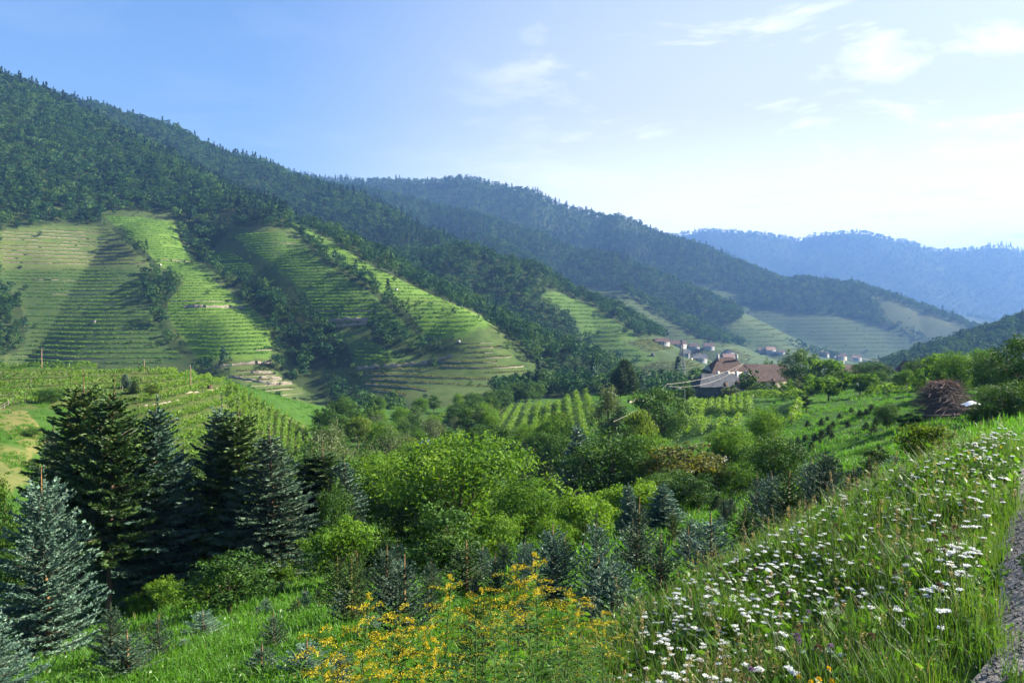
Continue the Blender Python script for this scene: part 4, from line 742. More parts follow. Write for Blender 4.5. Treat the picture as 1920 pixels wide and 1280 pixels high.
def wall_mesh(pts, h, seed):
    r_ = np.random.default_rng(seed); n = len(pts); hs = h * r_.uniform(.5, 1.15, n); d = unit(pts[-1] - pts[0]); f = np.array([d[1], -d[0], 0]); f = f if f[1] < 0 else -f
    base = pts - pts[0] + f * 1.5 + np.array([0, 0, -0.7]); j = r_.normal(0, .12, (n, 1))
    V = np.stack([base + f * j, base + f * j * .5 + np.stack([0 * hs, 0 * hs, hs], 1), base - f * 0.5 + np.stack([0 * hs, 0 * hs, hs], 1), base - f * .5], 1).reshape(-1, 3)
    i = np.arange(n - 1)[:, None] * 4; F_ = np.concatenate([np.stack([i[:, 0] + a, i[:, 0] + 4 + a, i[:, 0] + 4 + b, i[:, 0] + b], 1) for a, b in ((0, 1), (1, 2), (2, 3))])
    F_ = F_[r_.random(len(F_)) > 0.06]
    return V, F_
rw = MB()
for k, (s_, pi, pts) in enumerate(walls):
    V, F_ = wall_mesh(pts, rng.uniform(0.35, 0.8), k)
    if k < 24: tag(link('terrace_wall', mesh_np('terrace_wall', V, [F_], [M_stone]), None, pts[0]), 'low dry stone terrace wall across the ' + PN[pi], 'stone wall', 'terrace walls of the ' + PN[pi])
    else: rw.add(V + pts[0], F_)
if rw.n: tag(link('terrace_walls', rw.mesh('terrace_walls', [M_stone])), 'weathered terrace walls between the dry vines', None, None, 'stuff')
for line, y0, y1, h, lab in [([(345,576),(400,575),(460,578)], 330, 1200, 2.6, 'pale stone wall across the bright diagonal strip'), ([(618,602),(655,600),(692,601)], 330, 1200, 2.8, 'pale wall at the foot of the wide middle vineyard'), ([(630,612),(690,606)], 330, 1200, 2.2, 'second pale wall below the wide middle vineyard'),
 ([(392,690),(450,682),(510,679)], 330, 1200, 2.2, 'long pale wall above the lowest lobe of terraces'), ([(672,690),(740,686),(800,680),(850,668)], 330, 1200, 2.2, 'stone edged track under the wedge shaped vineyard'), ([(470,698),(512,700)], 330, 1200, 2.0, 'upper sunlit wall step on the lowest lobe'), ([(485,708),(528,710)], 330, 1200, 2.0, 'middle sunlit wall step on the lowest lobe'), ([(500,718),(545,718)], 330, 1200, 2.0, 'lower sunlit wall step on the lowest lobe'),
 ([(430,705),(470,712),(520,722)], 330, 1200, 1.8, 'grey rubble stone face under the lowest lobe'), ([(335,735),(370,734),(396,728)], 90, 230, 0.8, 'pale wall beside the little hut on the knoll'), ([(355,752),(400,745),(430,732)], 90, 230, 0.9, 'long curved stone wall on the knoll face'), ([(330,790),(350,776),(385,768)], 90, 230, 0.7, 'earth coloured wall among the knoll rows'), ([(340,842),(360,825),(378,815)], 90, 230, 0.8, 'lowest wall of the knoll terraces'), ([(250,760),(290,755),(325,748)], 90, 230, 0.7, 'small wall behind the spruce tops on the knoll'),
 ([(1170,754),(1196,752)], 120, 280, 1.4, 'grey retaining wall beside the small road'), ([(1195,690),(1130,672)], 500, 1100, 2.5, 'pale cut bank on the sunlit second spur'), ([(640,425),(700,470),(760,520)], 330, 1200, 0.8, 'stony track edge high on the spur crest')]:
    p = drape(line, y0, y1); V, F_ = wall_mesh(np.concatenate([p[:1], p]), h, len(lab)); 
    tag(link('stone_wall', mesh_np('stone_wall', V, [F_], [M_stone]), None, p[0]), lab, 'stone wall')
# rocky ribs and dark tracks between the parcels
# ------------------------------------------------------------------ buildings
M_plaster = noise_mat('lime_plaster', (0.33,0.32,0.30), (0.47,0.46,0.43), 0.8, 0.9, 0.1)
M_cream = noise_mat('cream_plaster', (0.55,0.45,0.33), (0.68,0.58,0.45), 0.8, 0.9, 0.1)
M_greyw = noise_mat('grey_boards', (0.09,0.085,0.08), (0.17,0.16,0.15), 1.5, 0.9, 0.2)
M_tim = noise_mat('brown_timber', (0.07,0.04,0.025), (0.16,0.09,0.055), 2, 0.85, 0.2)
M_glass = noise_mat('window_glass', (0.02,0.025,0.03), (0.04,0.05,0.06), 1, 0.15, 0)
def roof_mat(name, c0, c1, c2):
    m, n, l, b, out = mat_base(name); t = N(n, 'ShaderNodeTexCoord'); nz = N(n, 'ShaderNodeTexNoise'); nz.inputs['Scale'].default_value = 1.1; nz.inputs['Detail'].default_value = 9; nz.inputs['Roughness'].default_value = .7
    br = N(n, 'ShaderNodeTexBrick'); br.inputs['Scale'].default_value = 3.2; br.inputs['Color1'].default_value = (1,1,1,1); br.inputs['Color2'].default_value = (.7,.72,.75,1); br.inputs['Mortar'].default_value = (.35,.35,.35,1); br.inputs['Mortar Size'].default_value = .03
    l.new(t.outputs['Object'], nz.inputs['Vector']); l.new(t.outputs['Object'], br.inputs['Vector'])
    mx = N(n, 'ShaderNodeMix', data_type='RGBA', blend_type='MULTIPLY'); mx.inputs[0].default_value = .8; l.new(ramp(n, l, nz.outputs['Fac'], [(.3, c0), (.5, c1), (.7, c2)]), mx.inputs[6]); l.new(br.outputs['Color'], mx.inputs[7]); l.new(mx.outputs[2], b.inputs['Base Color'])
    b.inputs['Roughness'].default_value = .85; bp = N(n, 'ShaderNodeBump'); bp.inputs['Distance'].default_value = .05; l.new(br.outputs['Fac'], bp.inputs['Height']); l.new(bp.outputs[0], b.inputs['Normal']); return m
M_tile = roof_mat('old_red_tile', (0.055,0.030,0.025), (0.11,0.056,0.042), (0.165,0.092,0.070)); M_slate = roof_mat('grey_slate', (0.05,0.055,0.065), (0.10,0.11,0.125), (0.17,0.18,0.20)); M_tileo = roof_mat('orange_tile', (0.20,0.10,0.06), (0.28,0.15,0.09), (0.34,0.20,0.13))
def house(label, x, y, z, w, d, wh, rh, rz=0.0, wall=None, roof=None, hip=0.0, wins=0, floors=1, chim=1, name='house', cat='house', ov=0.4, gable_front=False, group=None):
    """ridge runs along local x; -y side faces the valley road"""
    t = thing(name, label, cat, (x, y, z), rz + (math.pi / 2 if gable_front else 0), None, group)
    if gable_front: w, d = d, w
    mb = MB(); X, D_ = w / 2, d / 2; V = [[-X,-D_,-2],[X,-D_,-2],[X,D_,-2],[-X,D_,-2],[-X,-D_,wh],[X,-D_,wh],[X,D_,wh],[-X,D_,wh],[-X,0,wh+rh*(1-hip)*0.96],[X,0,wh+rh*(1-hip)*0.96]]
    mb.add(V, [[0,1,5,4],[1,2,6,5],[2,3,7,6],[3,0,4,7]]); mb.add(V, [[4,7,8],[6,5,9]]); link('wall', mb.mesh('wall', [wall or M_plaster]), t)
    rb = MB(); hx = X - hip * d * .6; e = rh * ov / D_; top = wh + rh + .12; lo_ = wh - e + .12; th = .16; ox = ov
    def slab(pts):
        p = np.array(pts, float); q = p - np.array([0, 0, th]); k = len(p); rb.add(np.concatenate([p, q]), [list(range(k))]); rb.add(np.concatenate([p, q]), [list(range(2 * k - 1, k - 1, -1))]); rb.add(np.concatenate([p, q]), [[i, i + k, (i + 1) % k + k, (i + 1) % k] for i in range(k)])
    rx = hx + (ox if hip == 0 else 0)
    slab([[-X-ox,-D_-ov,lo_],[X+ox,-D_-ov,lo_],[rx,0,top],[-rx,0,top]]); slab([[X+ox,D_+ov,lo_],[-X-ox,D_+ov,lo_],[-rx,0,top],[rx,0,top]])
    if hip > 0: slab([[X+ox,-D_-ov,lo_],[X+ox,D_+ov,lo_],[rx,0,top]]); slab([[-X-ox,D_+ov,lo_],[-X-ox,-D_-ov,lo_],[-rx,0,top]])
    ro = link('roof', rb.mesh('roof', [roof or M_tile]), t)
    for c in range(chim):
        cb = MB(); cxp = (-.25 + .5 * c) * w; cb.box((cxp, -d * .1, wh + rh + .1), (.6, .6, 1.7)); cb.box((cxp, -d * .1, wh + rh + 1.0), (.75, .75, .14)); link('chimney', cb.mesh('chimney', [M_plaster]), ro)
    s = max(.9, 1.0)
    for f in range(floors):
        for i in range(wins):
            for sd2 in (-1,):
                wx = (-.5 + (i + .5) / wins) * w * .9; zc = 1.4 + f * 2.7
                if zc + .6 > wh: continue
                fb_ = MB(); [fb_.box((wx + a, sd2 * (D_ + .03), zc + b), q) for a, b, q in ((0, .68, (1.1, .1, .1)), (0, -.68, (1.1, .1, .1)), (-.5, 0, (.1, .1, 1.26)), (.5, 0, (.1, .1, 1.26)), (0, 0, (.06, .08, 1.26)))]
                wo = link('window', fb_.mesh('window', [M_plaster if wall is not M_plaster else M_tim]), t); gb = MB(); gb.box((wx, sd2 * (D_ + .008), zc), (.9, .05, 1.26)); link('pane', gb.mesh('pane', [M_glass]), wo)
    gw = D_ * .5
    for sx in (-1, 1):   # gable windows
        fb_ = MB(); fb_.box((sx * (X + .03), 0, wh * .6), (.08, 1.1, 1.2)); wo = link('window', fb_.mesh('window', [M_tim]), t); gb = MB(); gb.box((sx * (X + .06), 0, wh * .6), (.06, .85, .95)); link('pane', gb.mesh('pane', [M_glass]), wo)
    db = MB(); db.box((w * .05, -(D_ + .03), 1.0), (1.0, .08, 2.0)); do = link('door', db.mesh('door', [M_tim]), t); hb_ = MB(); hb_.box((w * .05 + .4, -(D_ + .09), 1.0), (.05, .06, .15)); link('handle', hb_.mesh('handle', [M_greyw]), do)
    return t
def at(u, v, Y): return P(u, v, Y)
def hs(label, u0, u1, vr, vb, Y, d, rfrac, **kw):
    """house spanning bearings u0..u1, ridge at row vr and eave wall foot at row vb"""
    w = (u1 - u0) / FPX * Y; x = ((u0 + u1) / 2 - 960) / FPX * Y; z = (HV - vb) / FPX * Y; H = (vb - vr) / FPX * Y
    return house(label, x, Y + d / 2, z, w, d, H * (1 - rfrac), H * rfrac, **kw)
fh = hs('old farmhouse with broad red tiled roof and white pillared loggia', 1336, 1408, 673, 716, 212, 11, .60, hip=.45, wins=0, chim=2, name='farmhouse')
for i, u in enumerate((1346, 1365, 1381, 1400)):
    pb = MB(); q = at(u, 716, 211.2); c = np.array(q) - np.array(fh.location); pb.box((c[0], c[1], 1.3), (.75 if i < 3 else 1.4, .6, 3.2)); link('loggia_pillar', pb.mesh('loggia_pillar', [M_plaster]), fh)
lb = MB(); c = np.array(at(1372, 703, 211.4)) - np.array(fh.location); lb.box((c[0], c[1] + .25, c[2]), (6.5, .2, 1.5)); link('loggia_parapet', lb.mesh('loggia_parapet', [M_cream]), fh)
hs('long barn with wide red tiled roof right of the farmhouse', 1408, 1484, 686, 724, 216, 12, .72, wins=3, chim=0, name='barn', cat='barn', wall=M_cream)
hs('low shed with sagging grey slate roof in front of the farmhouse', 1314, 1398, 704, 732, 200, 10, .74, wall=M_greyw, roof=M_slate, wins=1, chim=0, name='shed', cat='shed', hip=.25)
hs('small red tiled lean to beside the grey shed', 1388, 1414, 716, 735, 196, 5, .6, wins=0, chim=0, name='shed', cat='shed')
hs('long low house with red tiled roof behind the dark tree', 1578, 1630, 686, 712, 210, 9, .5, wins=2, chim=1, wall=M_cream)
hs('brown timber house with steep gable beside the dark tree', 1716, 1744, 680, 708, 172, 8, .55, wins=1, chim=0, wall=M_tim, gable_front=True)
VG = 'village houses on the valley floor'
for lab, u0, u1, vr, vb, d, wall, roof, gf, hip in [
 ('long village house with red roof at the left end of the village', 1228, 1254, 634, 645, 9, M_plaster, M_tile, 0, 0), ('long red roofed village house with white gable behind the pylon', 1256, 1285, 638, 650, 9, M_plaster, M_tile, 0, 0), ('village house with hipped red roof right of the pylon', 1291, 1311, 643, 655, 9, M_plaster, M_tile, 0, .3), ('red roofed village house with white end wall above the grey roofs', 1319, 1338, 643, 654, 9, M_plaster, M_tile, 0, 0),
 ('grey roofed house directly behind the pylon top', 1279, 1294, 655, 668, 9, M_plaster, M_slate, 0, .2), ('grey roofed house with blue walls in the village middle', 1297, 1313, 654, 667, 9, M_greyw, M_slate, 1, 0), ('white house with light grey roof nearest in the village', 1299, 1324, 664, 677, 10, M_plaster, M_slate, 0, 0), ('small orange walled house between the grey roofs', 1291, 1298, 663, 672, 6, M_cream, M_tileo, 1, 0),
 ('white gabled house with grey roof above the orange roof', 1357, 1374, 655, 666, 9, M_plaster, M_slate, 1, 0), ('white house with orange roof nearest the farm', 1355, 1378, 663, 674, 9, M_plaster, M_tileo, 0, 0), ('lonely barn with grey roof on the sunlit second spur', 1190, 1205, 612, 619, 8, M_plaster, M_slate, 0, 0),
 ('white sunlit house with orange roof in the open fields', 1435, 1452, 650, 661, 9, M_plaster, M_tileo, 0, 0), ('tiny red roofed house left of the sunlit white one', 1421, 1431, 653, 660, 8, M_cream, M_tile, 0, 0), ('small white house at the dark oak', 1458, 1470, 656, 663, 8, M_plaster, M_tile, 0, 0),
 ('hazy red roofed house right of the dark oak', 1540, 1552, 659, 668, 8, M_plaster, M_tile, 0, 0), ('hazy house with pale gable in the far hamlet', 1555, 1566, 660, 670, 8, M_plaster, M_tile, 1, 0), ('hazy long house in the far hamlet', 1569, 1585, 662, 671, 8, M_cream, M_tile, 0, 0), ('last hazy red roof of the far hamlet', 1597, 1613, 665, 673, 8, M_plaster, M_tile, 0, 0),
 ('white farm building in the valley beside the wooded slope', 1668, 1682, 690, 698, 9, M_plaster, M_slate, 0, 0)]:
    x, y = hit((u0 + u1) / 2, vb, 330, 2600); Y = float(min(y[0], 1500)); 
    w = (u1 - u0) / FPX * Y; H = (vb - vr) / FPX * Y; xx_ = ((u0 + u1) / 2 - 960) / FPX * Y; zt = (HV - vr) / FPX * Y; zb = gz(xx_, Y); zb = max(zb, zt - H * 1.25)
    H = zt - zb
    house(lab, xx_, Y, zb, w, min(d * Y / 1000 + 3, w * 1.1), H * .5, H * .5, rng.uniform(-.12, .12), wall, roof, hip, 2 if w > 12 else 1, 1, 1 if w > 12 else 0, gable_front=bool(gf), group=VG, ov=.6)
def mini_hut(label, u, v, wpx, y0, y1, wall, roof):
    x, y = hit(u, v, y0, y1); Y = float(y[0]); w = wpx / FPX * Y; t = thing('hut', label, 'hut', (float(x[0]), Y, gz(x[0], Y)), 0, .72)
    a = MB(); a.box((0, 0, w * .35), (w, w * .7, w * .8)); link('wall', a.mesh('wall', [wall]), t); a = MB(); a.box((0, 0, w * .80), (w * 1.15, w * .85, w * .1), 0, .12); link('roof', a.mesh('roof', [roof]), t); a = MB(); a.box((0, -w * .36, w * .25), (w * .25, .05, w * .5)); link('door', a.mesh('door', [M_tim]), t)
mini_hut('little brown vineyard hut with flat roof on the knoll', 393, 728, 10, 90, 230, M_tim, M_tile); mini_hut('tiny white walled hut on the shaded lower terraces', 176, 606, 9, 330, 1200, M_greyw, M_slate); mini_hut('tiny pale hut at the head of the dry terraces', 300, 498, 6, 330, 1200, M_plaster, M_tile)
mini_hut('small white pump house at the top of the spur vineyard', 527, 411, 5, 330, 1200, M_plaster, M_slate); mini_hut('grey stone hut on the sunlit second spur', 1224, 667, 8, 500, 1100, M_greyw, M_slate); mini_hut('pale stone hut beside the track on the spur crest', 743, 545, 7, 330, 1200, M_plaster, M_slate); mini_hut('stone hut among the straw coloured terraces', 860, 642, 8, 330, 1200, M_plaster, M_slate)
# ------------------------------------------------------------------ poles, wires, pylon, lamp
M_pole = noise_mat('pole_wood', (0.13,0.085,0.055), (0.26,0.18,0.12), 5, 0.9, 0.2); M_wire = noise_mat('wire', (0.10,0.09,0.08), (0.16,0.15,0.14), 3, 0.5, 0); M_steel = noise_mat('pylon_steel', (0.12,0.13,0.14), (0.22,0.23,0.24), 2, 0.6, 0); M_cable = noise_mat('sunlit_cable', (0.50,0.45,0.36), (0.66,0.60,0.50), 2, 0.6, 0)  # farm cables: sunlit brightness is put into their pale colour
tops = []
for u, vt, Y, lab in [(78, 654, 187, 'wooden line pole behind the top vine rows'), (270, 675, 182, 'wooden line pole on the crest of the knoll'), (357, 686, 172, 'wooden line pole in the pale vines near the hut'), (-80, 655, 190, 'wooden line pole beyond the edge of the view')]:
    x = (u - 960) / FPX * Y; z = gz(x, Y); zt = (HV - vt) / FPX * Y
    if u > 0:
        t = thing('line_pole', lab, 'pole', (x, Y, z)); a = MB(); a.tube([(0,0,-.3),(0,0,(zt-z)*.5),(0,0,zt-z)], [.15,.13,.10], 7); link('shaft', a.mesh('shaft', [M_pole]), t); a = MB(); a.tube([(0,0,zt-z-.05),(0,0,zt-z+.22)], [.06,.05], 6); link('insulator', a.mesh('insulator', [M_plaster]), t)
    tops.append((x, Y, zt + .2))
def wire(p, q, sag, r, mat, lab, cat='cable', group=None):
    p, q = np.array(p), np.array(q); t = np.linspace(0, 1, 17)[:, None]; c = p + (q - p) * t - np.array([0, 0, 1]) * sag * 4 * t * (1 - t)
    a = MB(); a.tube(c - p, r, 4, cap=False); o = link('power_cable', a.mesh('power_cable', [mat]), None, p); tag(o, lab, cat, group)
wire(tops[3], tops[0], .8, .035, M_wire, 'cable running from the first line pole out of view'); wire(tops[0], tops[1], 1.6, .035, M_wire, 'sagging cable between the first two line poles'); wire(tops[1], tops[2], .6, .035, M_wire, 'short cable down to the pole near the hut')
c1 = at(1394, 681, 211); wire(c1, at(1251, 720, 150), 1.0, .017, M_cable, 'upper sunlit cable from the farmhouse roof'); c2 = at(1393, 683, 211); wire(c2, at(1254, 724, 150), 1.9, .015, M_cable, 'lower sunlit cable sagging from the farmhouse roof'); wire(at(1251, 720, 150), at(1150, 790, 100), .7, .011, M_cable, 'sunlit cable running down through the dark lime tree')
wire(at(1648, 676, 190), at(1600, 668, 160), .2, .014, M_cable, 'short sunlit cable above the dark tree by the long roof'); wire(at(1655, 683, 190), at(1712, 686, 172), .4, .04, M_wire, 'dark cable to the brown gable')
pY = 420; px_, pz = (1278 - 960) / FPX * pY, (HV - 694) / FPX * pY; ph = (694 - 636) / FPX * pY
t = thing('lattice_pylon', 'dark steel lattice pylon in front of the village', 'pylon', (px_, pY, pz)); hw = lambda f: 1.25 * (1 - f) + .28
for sx, sy in ((1,1),(1,-1),(-1,1),(-1,-1)): a = MB(); a.tube([(sx*hw(f), sy*hw(f), f*ph) for f in (-.1,.5,1)], [.12,.10,.08], 4, cap=False); link('leg', a.mesh('leg', [M_steel]), t)
a = MB(); nb_ = 9
for i in range(nb_):
    f0, f1 = i / nb_, (i + 1) / nb_; w0, w1 = hw(f0), hw(f1)
    for (ax, ay), (bx, by) in (((1,1),(-1,1)),((-1,1),(-1,-1)),((-1,-1),(1,-1)),((1,-1),(1,1))):
        a.tube([(ax*w0, ay*w0, f0*ph), (bx*w1, by*w1, f1*ph)], .06, 4, cap=False); a.tube([(bx*w0, by*w0, f0*ph), (ax*w1, ay*w1, f1*ph)], .06, 4, cap=False); a.tube([(ax*w1, ay*w1, f1*ph), (bx*w1, by*w1, f1*ph)], .05, 4, cap=False)
link('lattice', a.mesh('lattice', [M_steel]), t)
for f, l in ((.78, 2.0), (.92, 1.5)): a = MB(); a.tube([(-l,0,f*ph),(0,0,f*ph+.25),(l,0,f*ph)], [.05,.12,.05], 4, cap=False); link('cross_arm', a.mesh('cross_arm', [M_steel]), t)
lY = 150; lx = (1284 - 960) / FPX * lY; lz = gz(lx, lY); lt = (HV - 728) / FPX * lY
t = thing('street_lamp', 'thin street lamp with pale head in front of the grey shed', 'street lamp', (lx, lY, lz)); a = MB(); a.tube([(0,0,-.2),(0,0,lt-lz-.4),(-.2,0,lt-lz-.1),(-.9,0,lt-lz)], [.07,.05,.04,.03], 6); link('pole', a.mesh('pole', [M_steel]), t); a = MB(); a.box((-1.1,0,lt-lz), (.7,.25,.12)); link('lamp_head', a.mesh('lamp_head', [M_plaster]), t)
# fences
def fence(pts_px, y0, y1, label, n, h=1.0, rails=2):
    p = drape(pts_px, y0, y1); s = np.linspace(0, len(p) - 1, n); q = np.stack([np.interp(s, np.arange(len(p)), p[:, k]) for k in range(3)], 1)
    t = thing('wooden_fence', label, 'fence', q[0]); a = MB(); a.box((0,0,h*.4), (.09,.09,h*1.2)); pmx = a.mesh('post', [M_post])
    for c in q: link('post', pmx, t, c - q[0])
    for r in range(rails):
        for i in range(n - 1): a = MB(); a.tube([q[i] - q[0] + (0,0,h*(.9-.4*r)), q[i+1] - q[0] + (0,0,h*(.9-.4*r))], .035, 4); link('rail', a.mesh('rail', [M_post]), t)
fence([(-10,778),(8,768),(24,756)], 60, 150, 'pale wooden fence on the yellow slope of the knoll', 5); fence([(1652,731),(1680,730),(1706,731)], 90, 220, 'low post fence on the sunny strip behind the orchard', 8, .9); fence([(1290,850),(1330,836),(1370,826)], 60, 160, 'wire fence posts below the detached vine rows', 7, 1.0, 1)
# small road and its lit bend
def ribbon(name, line, y0, y1, w, mat, kind, lab, lift=.06):
    p = drape(line, y0, y1); d = unit(np.gradient(p, axis=0) * np.array([1, 1, 0])); s = np.stack([-d[:, 1], d[:, 0], 0 * d[:, 0]], 1) * w / 2; V = []
    for q in (-1, -.5, 0, .5, 1): e = p + s * q; e[:, 2] = height(e[:, 0], e[:, 1]) + lift; V.append(e)
    V = np.stack(V, 1).reshape(-1, 3); i = (np.arange(len(p) - 1)[:, None] * 5 + np.arange(4)[None]).ravel(); tag(link(name, mesh_np(name, V, [np.stack([i, i + 1, i + 6, i + 5], 1)], [mat], None, None, True)), lab, None, None, kind)
M_asph = noise_mat('asphalt', (0.045,0.045,0.048), (0.075,0.073,0.072), 3, .9, .2); ribbon('road', [(1118,729),(1104,734),(1096,741),(1092,748)], 150, 320, 5, M_asph, 'structure', 'small grey road by the birch', .1)
M_track = noise_mat('dirt_track', (0.13,0.10,0.065), (0.22,0.17,0.11), 1.5, .95, .3)
# ------------------------------------------------------------------ brushwood heap
M_brush = noise_mat('brushwood', (0.040,0.031,0.028), (0.15,0.115,0.10), 3, .9, .3, c2=(0.080,0.060,0.055)); M_rust = noise_mat('rusty_twigs', (0.22,0.09,0.05), (0.34,0.16,0.09), 4, .9, 0)
hY = 72; hx_ = (1769 - 960) / FPX * hY; hz = (HV - 781) / FPX * hY; hz = min(hz, gz(hx_, hY)); hgt = (HV - 716) / FPX * hY - hz; r_ = np.random.default_rng(99)
t = thing('brushwood_heap', 'big domed heap of cut brown branches at the edge of the woods', 'brushwood heap', (hx_, hY, hz)); bm_ = []
for k in range(8):
    a = MB(); L = 2.6; q = np.linspace(-1, 1, 7); a.tube(np.stack([q * L, .12 * np.sin(q * 2 + k), -.28 * q ** 2 + .05 * np.cos(5 * q + k)], 1), .028 * (1.15 - np.abs(q)) + .008, 4)
    for b in range(5): s = r_.uniform(-.8, .8); a.tube([(s*L,0,-.28*s*s),(s*L+.5*np.sign(s+.01),r_.normal(0,.2),r_.uniform(-.1,.3)-.28*s*s)], [.012,.005], 3, cap=False)
    bm_.append(a.mesh('branch', [M_brush]))
for k in range(290):
    zf = r_.random() ** .75 * 1.02; rad = 2.5 * math.sqrt(max(.05, 1 - min(zf,1) ** 1.7)); an = r_.uniform(0, 6.28); rr_ = rad * r_.uniform(.5, 1.0) * .55; o = link('branch', bm_[k % 8], t, (rr_ * math.cos(an) * .9, rr_ * math.sin(an) * 1.2 , .1 + zf * hgt * .93))
    o.rotation_euler = (r_.normal(0, .2), r_.normal(-.08, .22), r_.normal(0.05, .55)); o.scale = (r_.uniform(.6, 1.15) * (.55 + .45 * (1 - zf ** 2)),) + (1, r_.uniform(.6, 1.5))
for k in range(14):
    a = MB(); a.tube([(-2.6 * r_.uniform(.7, 1), 0, 0), (2.6 * r_.uniform(.7, 1), 0, 0)], .085, 7); o = link('log', a.mesh('log', [M_brush]), t, (r_.normal(0, .2), -2.1 + .35 * (k % 5), .12 + .2 * (k // 5))); o.rotation_euler = (0, r_.normal(0, .03), r_.normal(0, .06))
a = MB(); n = 2600; z1 = r_.random(n) ** .7; rd = 2.5 * np.sqrt(np.clip(1 - z1 ** 1.7, .03, 1)) * r_.uniform(.7, 1.18, n); an = r_.uniform(0, 6.28, n); c = np.stack([rd * np.cos(an) * 1.05, rd * np.sin(an), z1 * hgt * 1.02], 1)
d = unit(np.stack([np.ones(n), r_.normal(0, .5, n), r_.normal(0, .3, n) - .3 * np.cos(an)], 1)); w_ = unit(np.cross(d, r_.normal(size=(n, 3)))) * .012; l_ = r_.uniform(.3, .9, n)[:, None]
a.add(np.stack([c - d * l_ * .5 - w_, c - d * l_ * .5 + w_, c + d * l_ * .5], 1).reshape(-1, 3), np.arange(3 * n).reshape(-1, 3)); tag(link('twigs', a.mesh('twigs', [M_brush]), t), None, None, None, 'stuff')
a = MB(); n = 220; c = np.stack([r_.normal(0.1, .75, n), r_.normal(0, .7, n), hgt * r_.uniform(.93, 1.02, n)], 1); c[:, 2] -= .12 * (c[:, 0] ** 2); d = unit(np.stack([r_.normal(0, .6, n), r_.normal(0, .5, n), np.abs(r_.normal(.6, .3, n))], 1)); w_ = unit(np.cross(d, r_.normal(size=(n, 3)))) * .012
a.add(np.stack([c - w_, c + w_, c + d * .45], 1).reshape(-1, 3), np.arange(3 * n).reshape(-1, 3)); tag(link('rusty_twigs', a.mesh('rusty_twigs', [M_rust]), t), 'rust red dry twigs on top', None, None, 'stuff')
a = MB(); a.tube([(0,0,-hgt*.02),(.1,0,hgt*.45),(0.2,0,hgt*.7)], [1.7,1.3,.3], 9); link('core', a.mesh('core', [M_brush]), t)
q = at(1822, 757, 68); a = MB(); gx_, gy_ = np.meshgrid(np.linspace(-.75, .75, 11), np.linspace(-.5, .5, 7), indexing='ij'); zz_ = .55 * np.exp(-(gx_ ** 2 + gy_ ** 2) * 1.5) + .08 * vnoise(gx_ * 4, gy_ * 4, 3); i = (np.arange(10)[:, None] * 7 + np.arange(6)[None]).ravel()
tag(link('sheet', mesh_np('sheet', np.stack([gx_, gy_, zz_], -1).reshape(-1, 3), [np.stack([i, i + 7, i + 8, i + 1], 1)], [noise_mat('white_sheet', (.6,.63,.66), (.75,.77,.8), 3, .6, .1)], None, None, True), None, (q[0], q[1], q[2] - .3)), 'crumpled white plastic sheet beside the brushwood heap', 'sheet')
HAZE_D = 1.4e-4
# ------------------------------------------------------------------ path at the camera's feet
M_grav = noise_mat('path_gravel', (0.05,0.05,0.05), (0.17,0.16,0.15), 22, .95, .6, c2=(0.10,0.095,0.09))
pd = np.array([0.55, 0.835]); pn = np.array([pd[1], -pd[0]])
def path_edge(s): return np.array([2.20, 3.75]) + pd * (s - 1.0)
ss = np.linspace(-12, 30, 120); V = []
for q in np.linspace(0, 3.0, 9): e = (np.array([2.20, 3.75]) + pd * ss[:, None]) + pn * (q + (0.14 * vnoise(ss / .5, ss * 0, 8) [:, None] if q == 0 else 0)); V.append(np.stack([e[:, 0], e[:, 1], height(e[:, 0], e[:, 1]) + .02], 1))
V = np.stack(V, 1).reshape(-1, 3); i = (np.arange(119)[:, None] * 9 + np.arange(8)[None]).ravel()
tag(link('path', mesh_np('path', V, [np.stack([i, i + 1, i + 10, i + 9], 1)], [M_grav], None, None, True)), 'grey gravel path edge', None, None, 'structure')
def pside(x, y): return (x - 2.20) * pn[0] + (y - 3.75) * pn[1]      # negative: meadow side
a = MB(); ico = np.array([[1,0,0],[-1,0,0],[0,1,0],[0,-1,0],[0,0,1],[0,0,-1]], float); icf = [[0,2,4],[2,1,4],[1,3,4],[3,0,4],[2,0,5],[1,2,5],[3,1,5],[0,3,5]]; a.add(ico * np.array([1, .8, .6]), icf); PEB = a.mesh('pebble', [M_grav])
n = 5200; s = rng.uniform(-2, 5, n); w = rng.random(n) ** 1.3 * 1.6 - .15; e = np.array([2.20, 3.75]) + pd * s[:, None] + pn * w[:, None]; z = height(e[:, 0], e[:, 1]) + .02; sc = rng.uniform(.004, .014, n)
scatter('path_gravel', 'loose gravel on the path', [PEB], np.stack([e[:, 0], e[:, 1], z], 1), rng.uniform(0, 6.28, (n, 3)), np.repeat(sc[:, None], 3, 1), np.zeros(n, int))
# ------------------------------------------------------------------ grasses and herbs
M_gr = leaf_mat('meadow_grass', (0.030,0.075,0.014), (0.055,0.120,0.018), (0.120,0.180,0.032), 0.42, TT, 0.5, 0.3, 0.45)
M_gr2 = leaf_mat('lush_grass', (0.040,0.110,0.010), (0.065,0.180,0.014), (0.110,0.240,0.020), 0.45, TT, 0.5, 0.3, 0.35)
M_straw = leaf_mat('straw', (0.16,0.14,0.05), (0.26,0.22,0.10), (0.36,0.30,0.15), 0.35, (1.2,1.1,.7), 0.6, 0.2, 0.4)
M_herb = leaf_mat('herb_leaf', (0.030,0.080,0.010), (0.055,0.130,0.014), (0.095,0.180,0.022), 0.40, TT, 0.45, 0.35, 0.35)
M_brn = leaf_mat('brown_seed', (0.07,0.045,0.025), (0.13,0.085,0.045), (0.2,0.13,0.07), 0.2, None, 0.8, 0.1, 0.4)
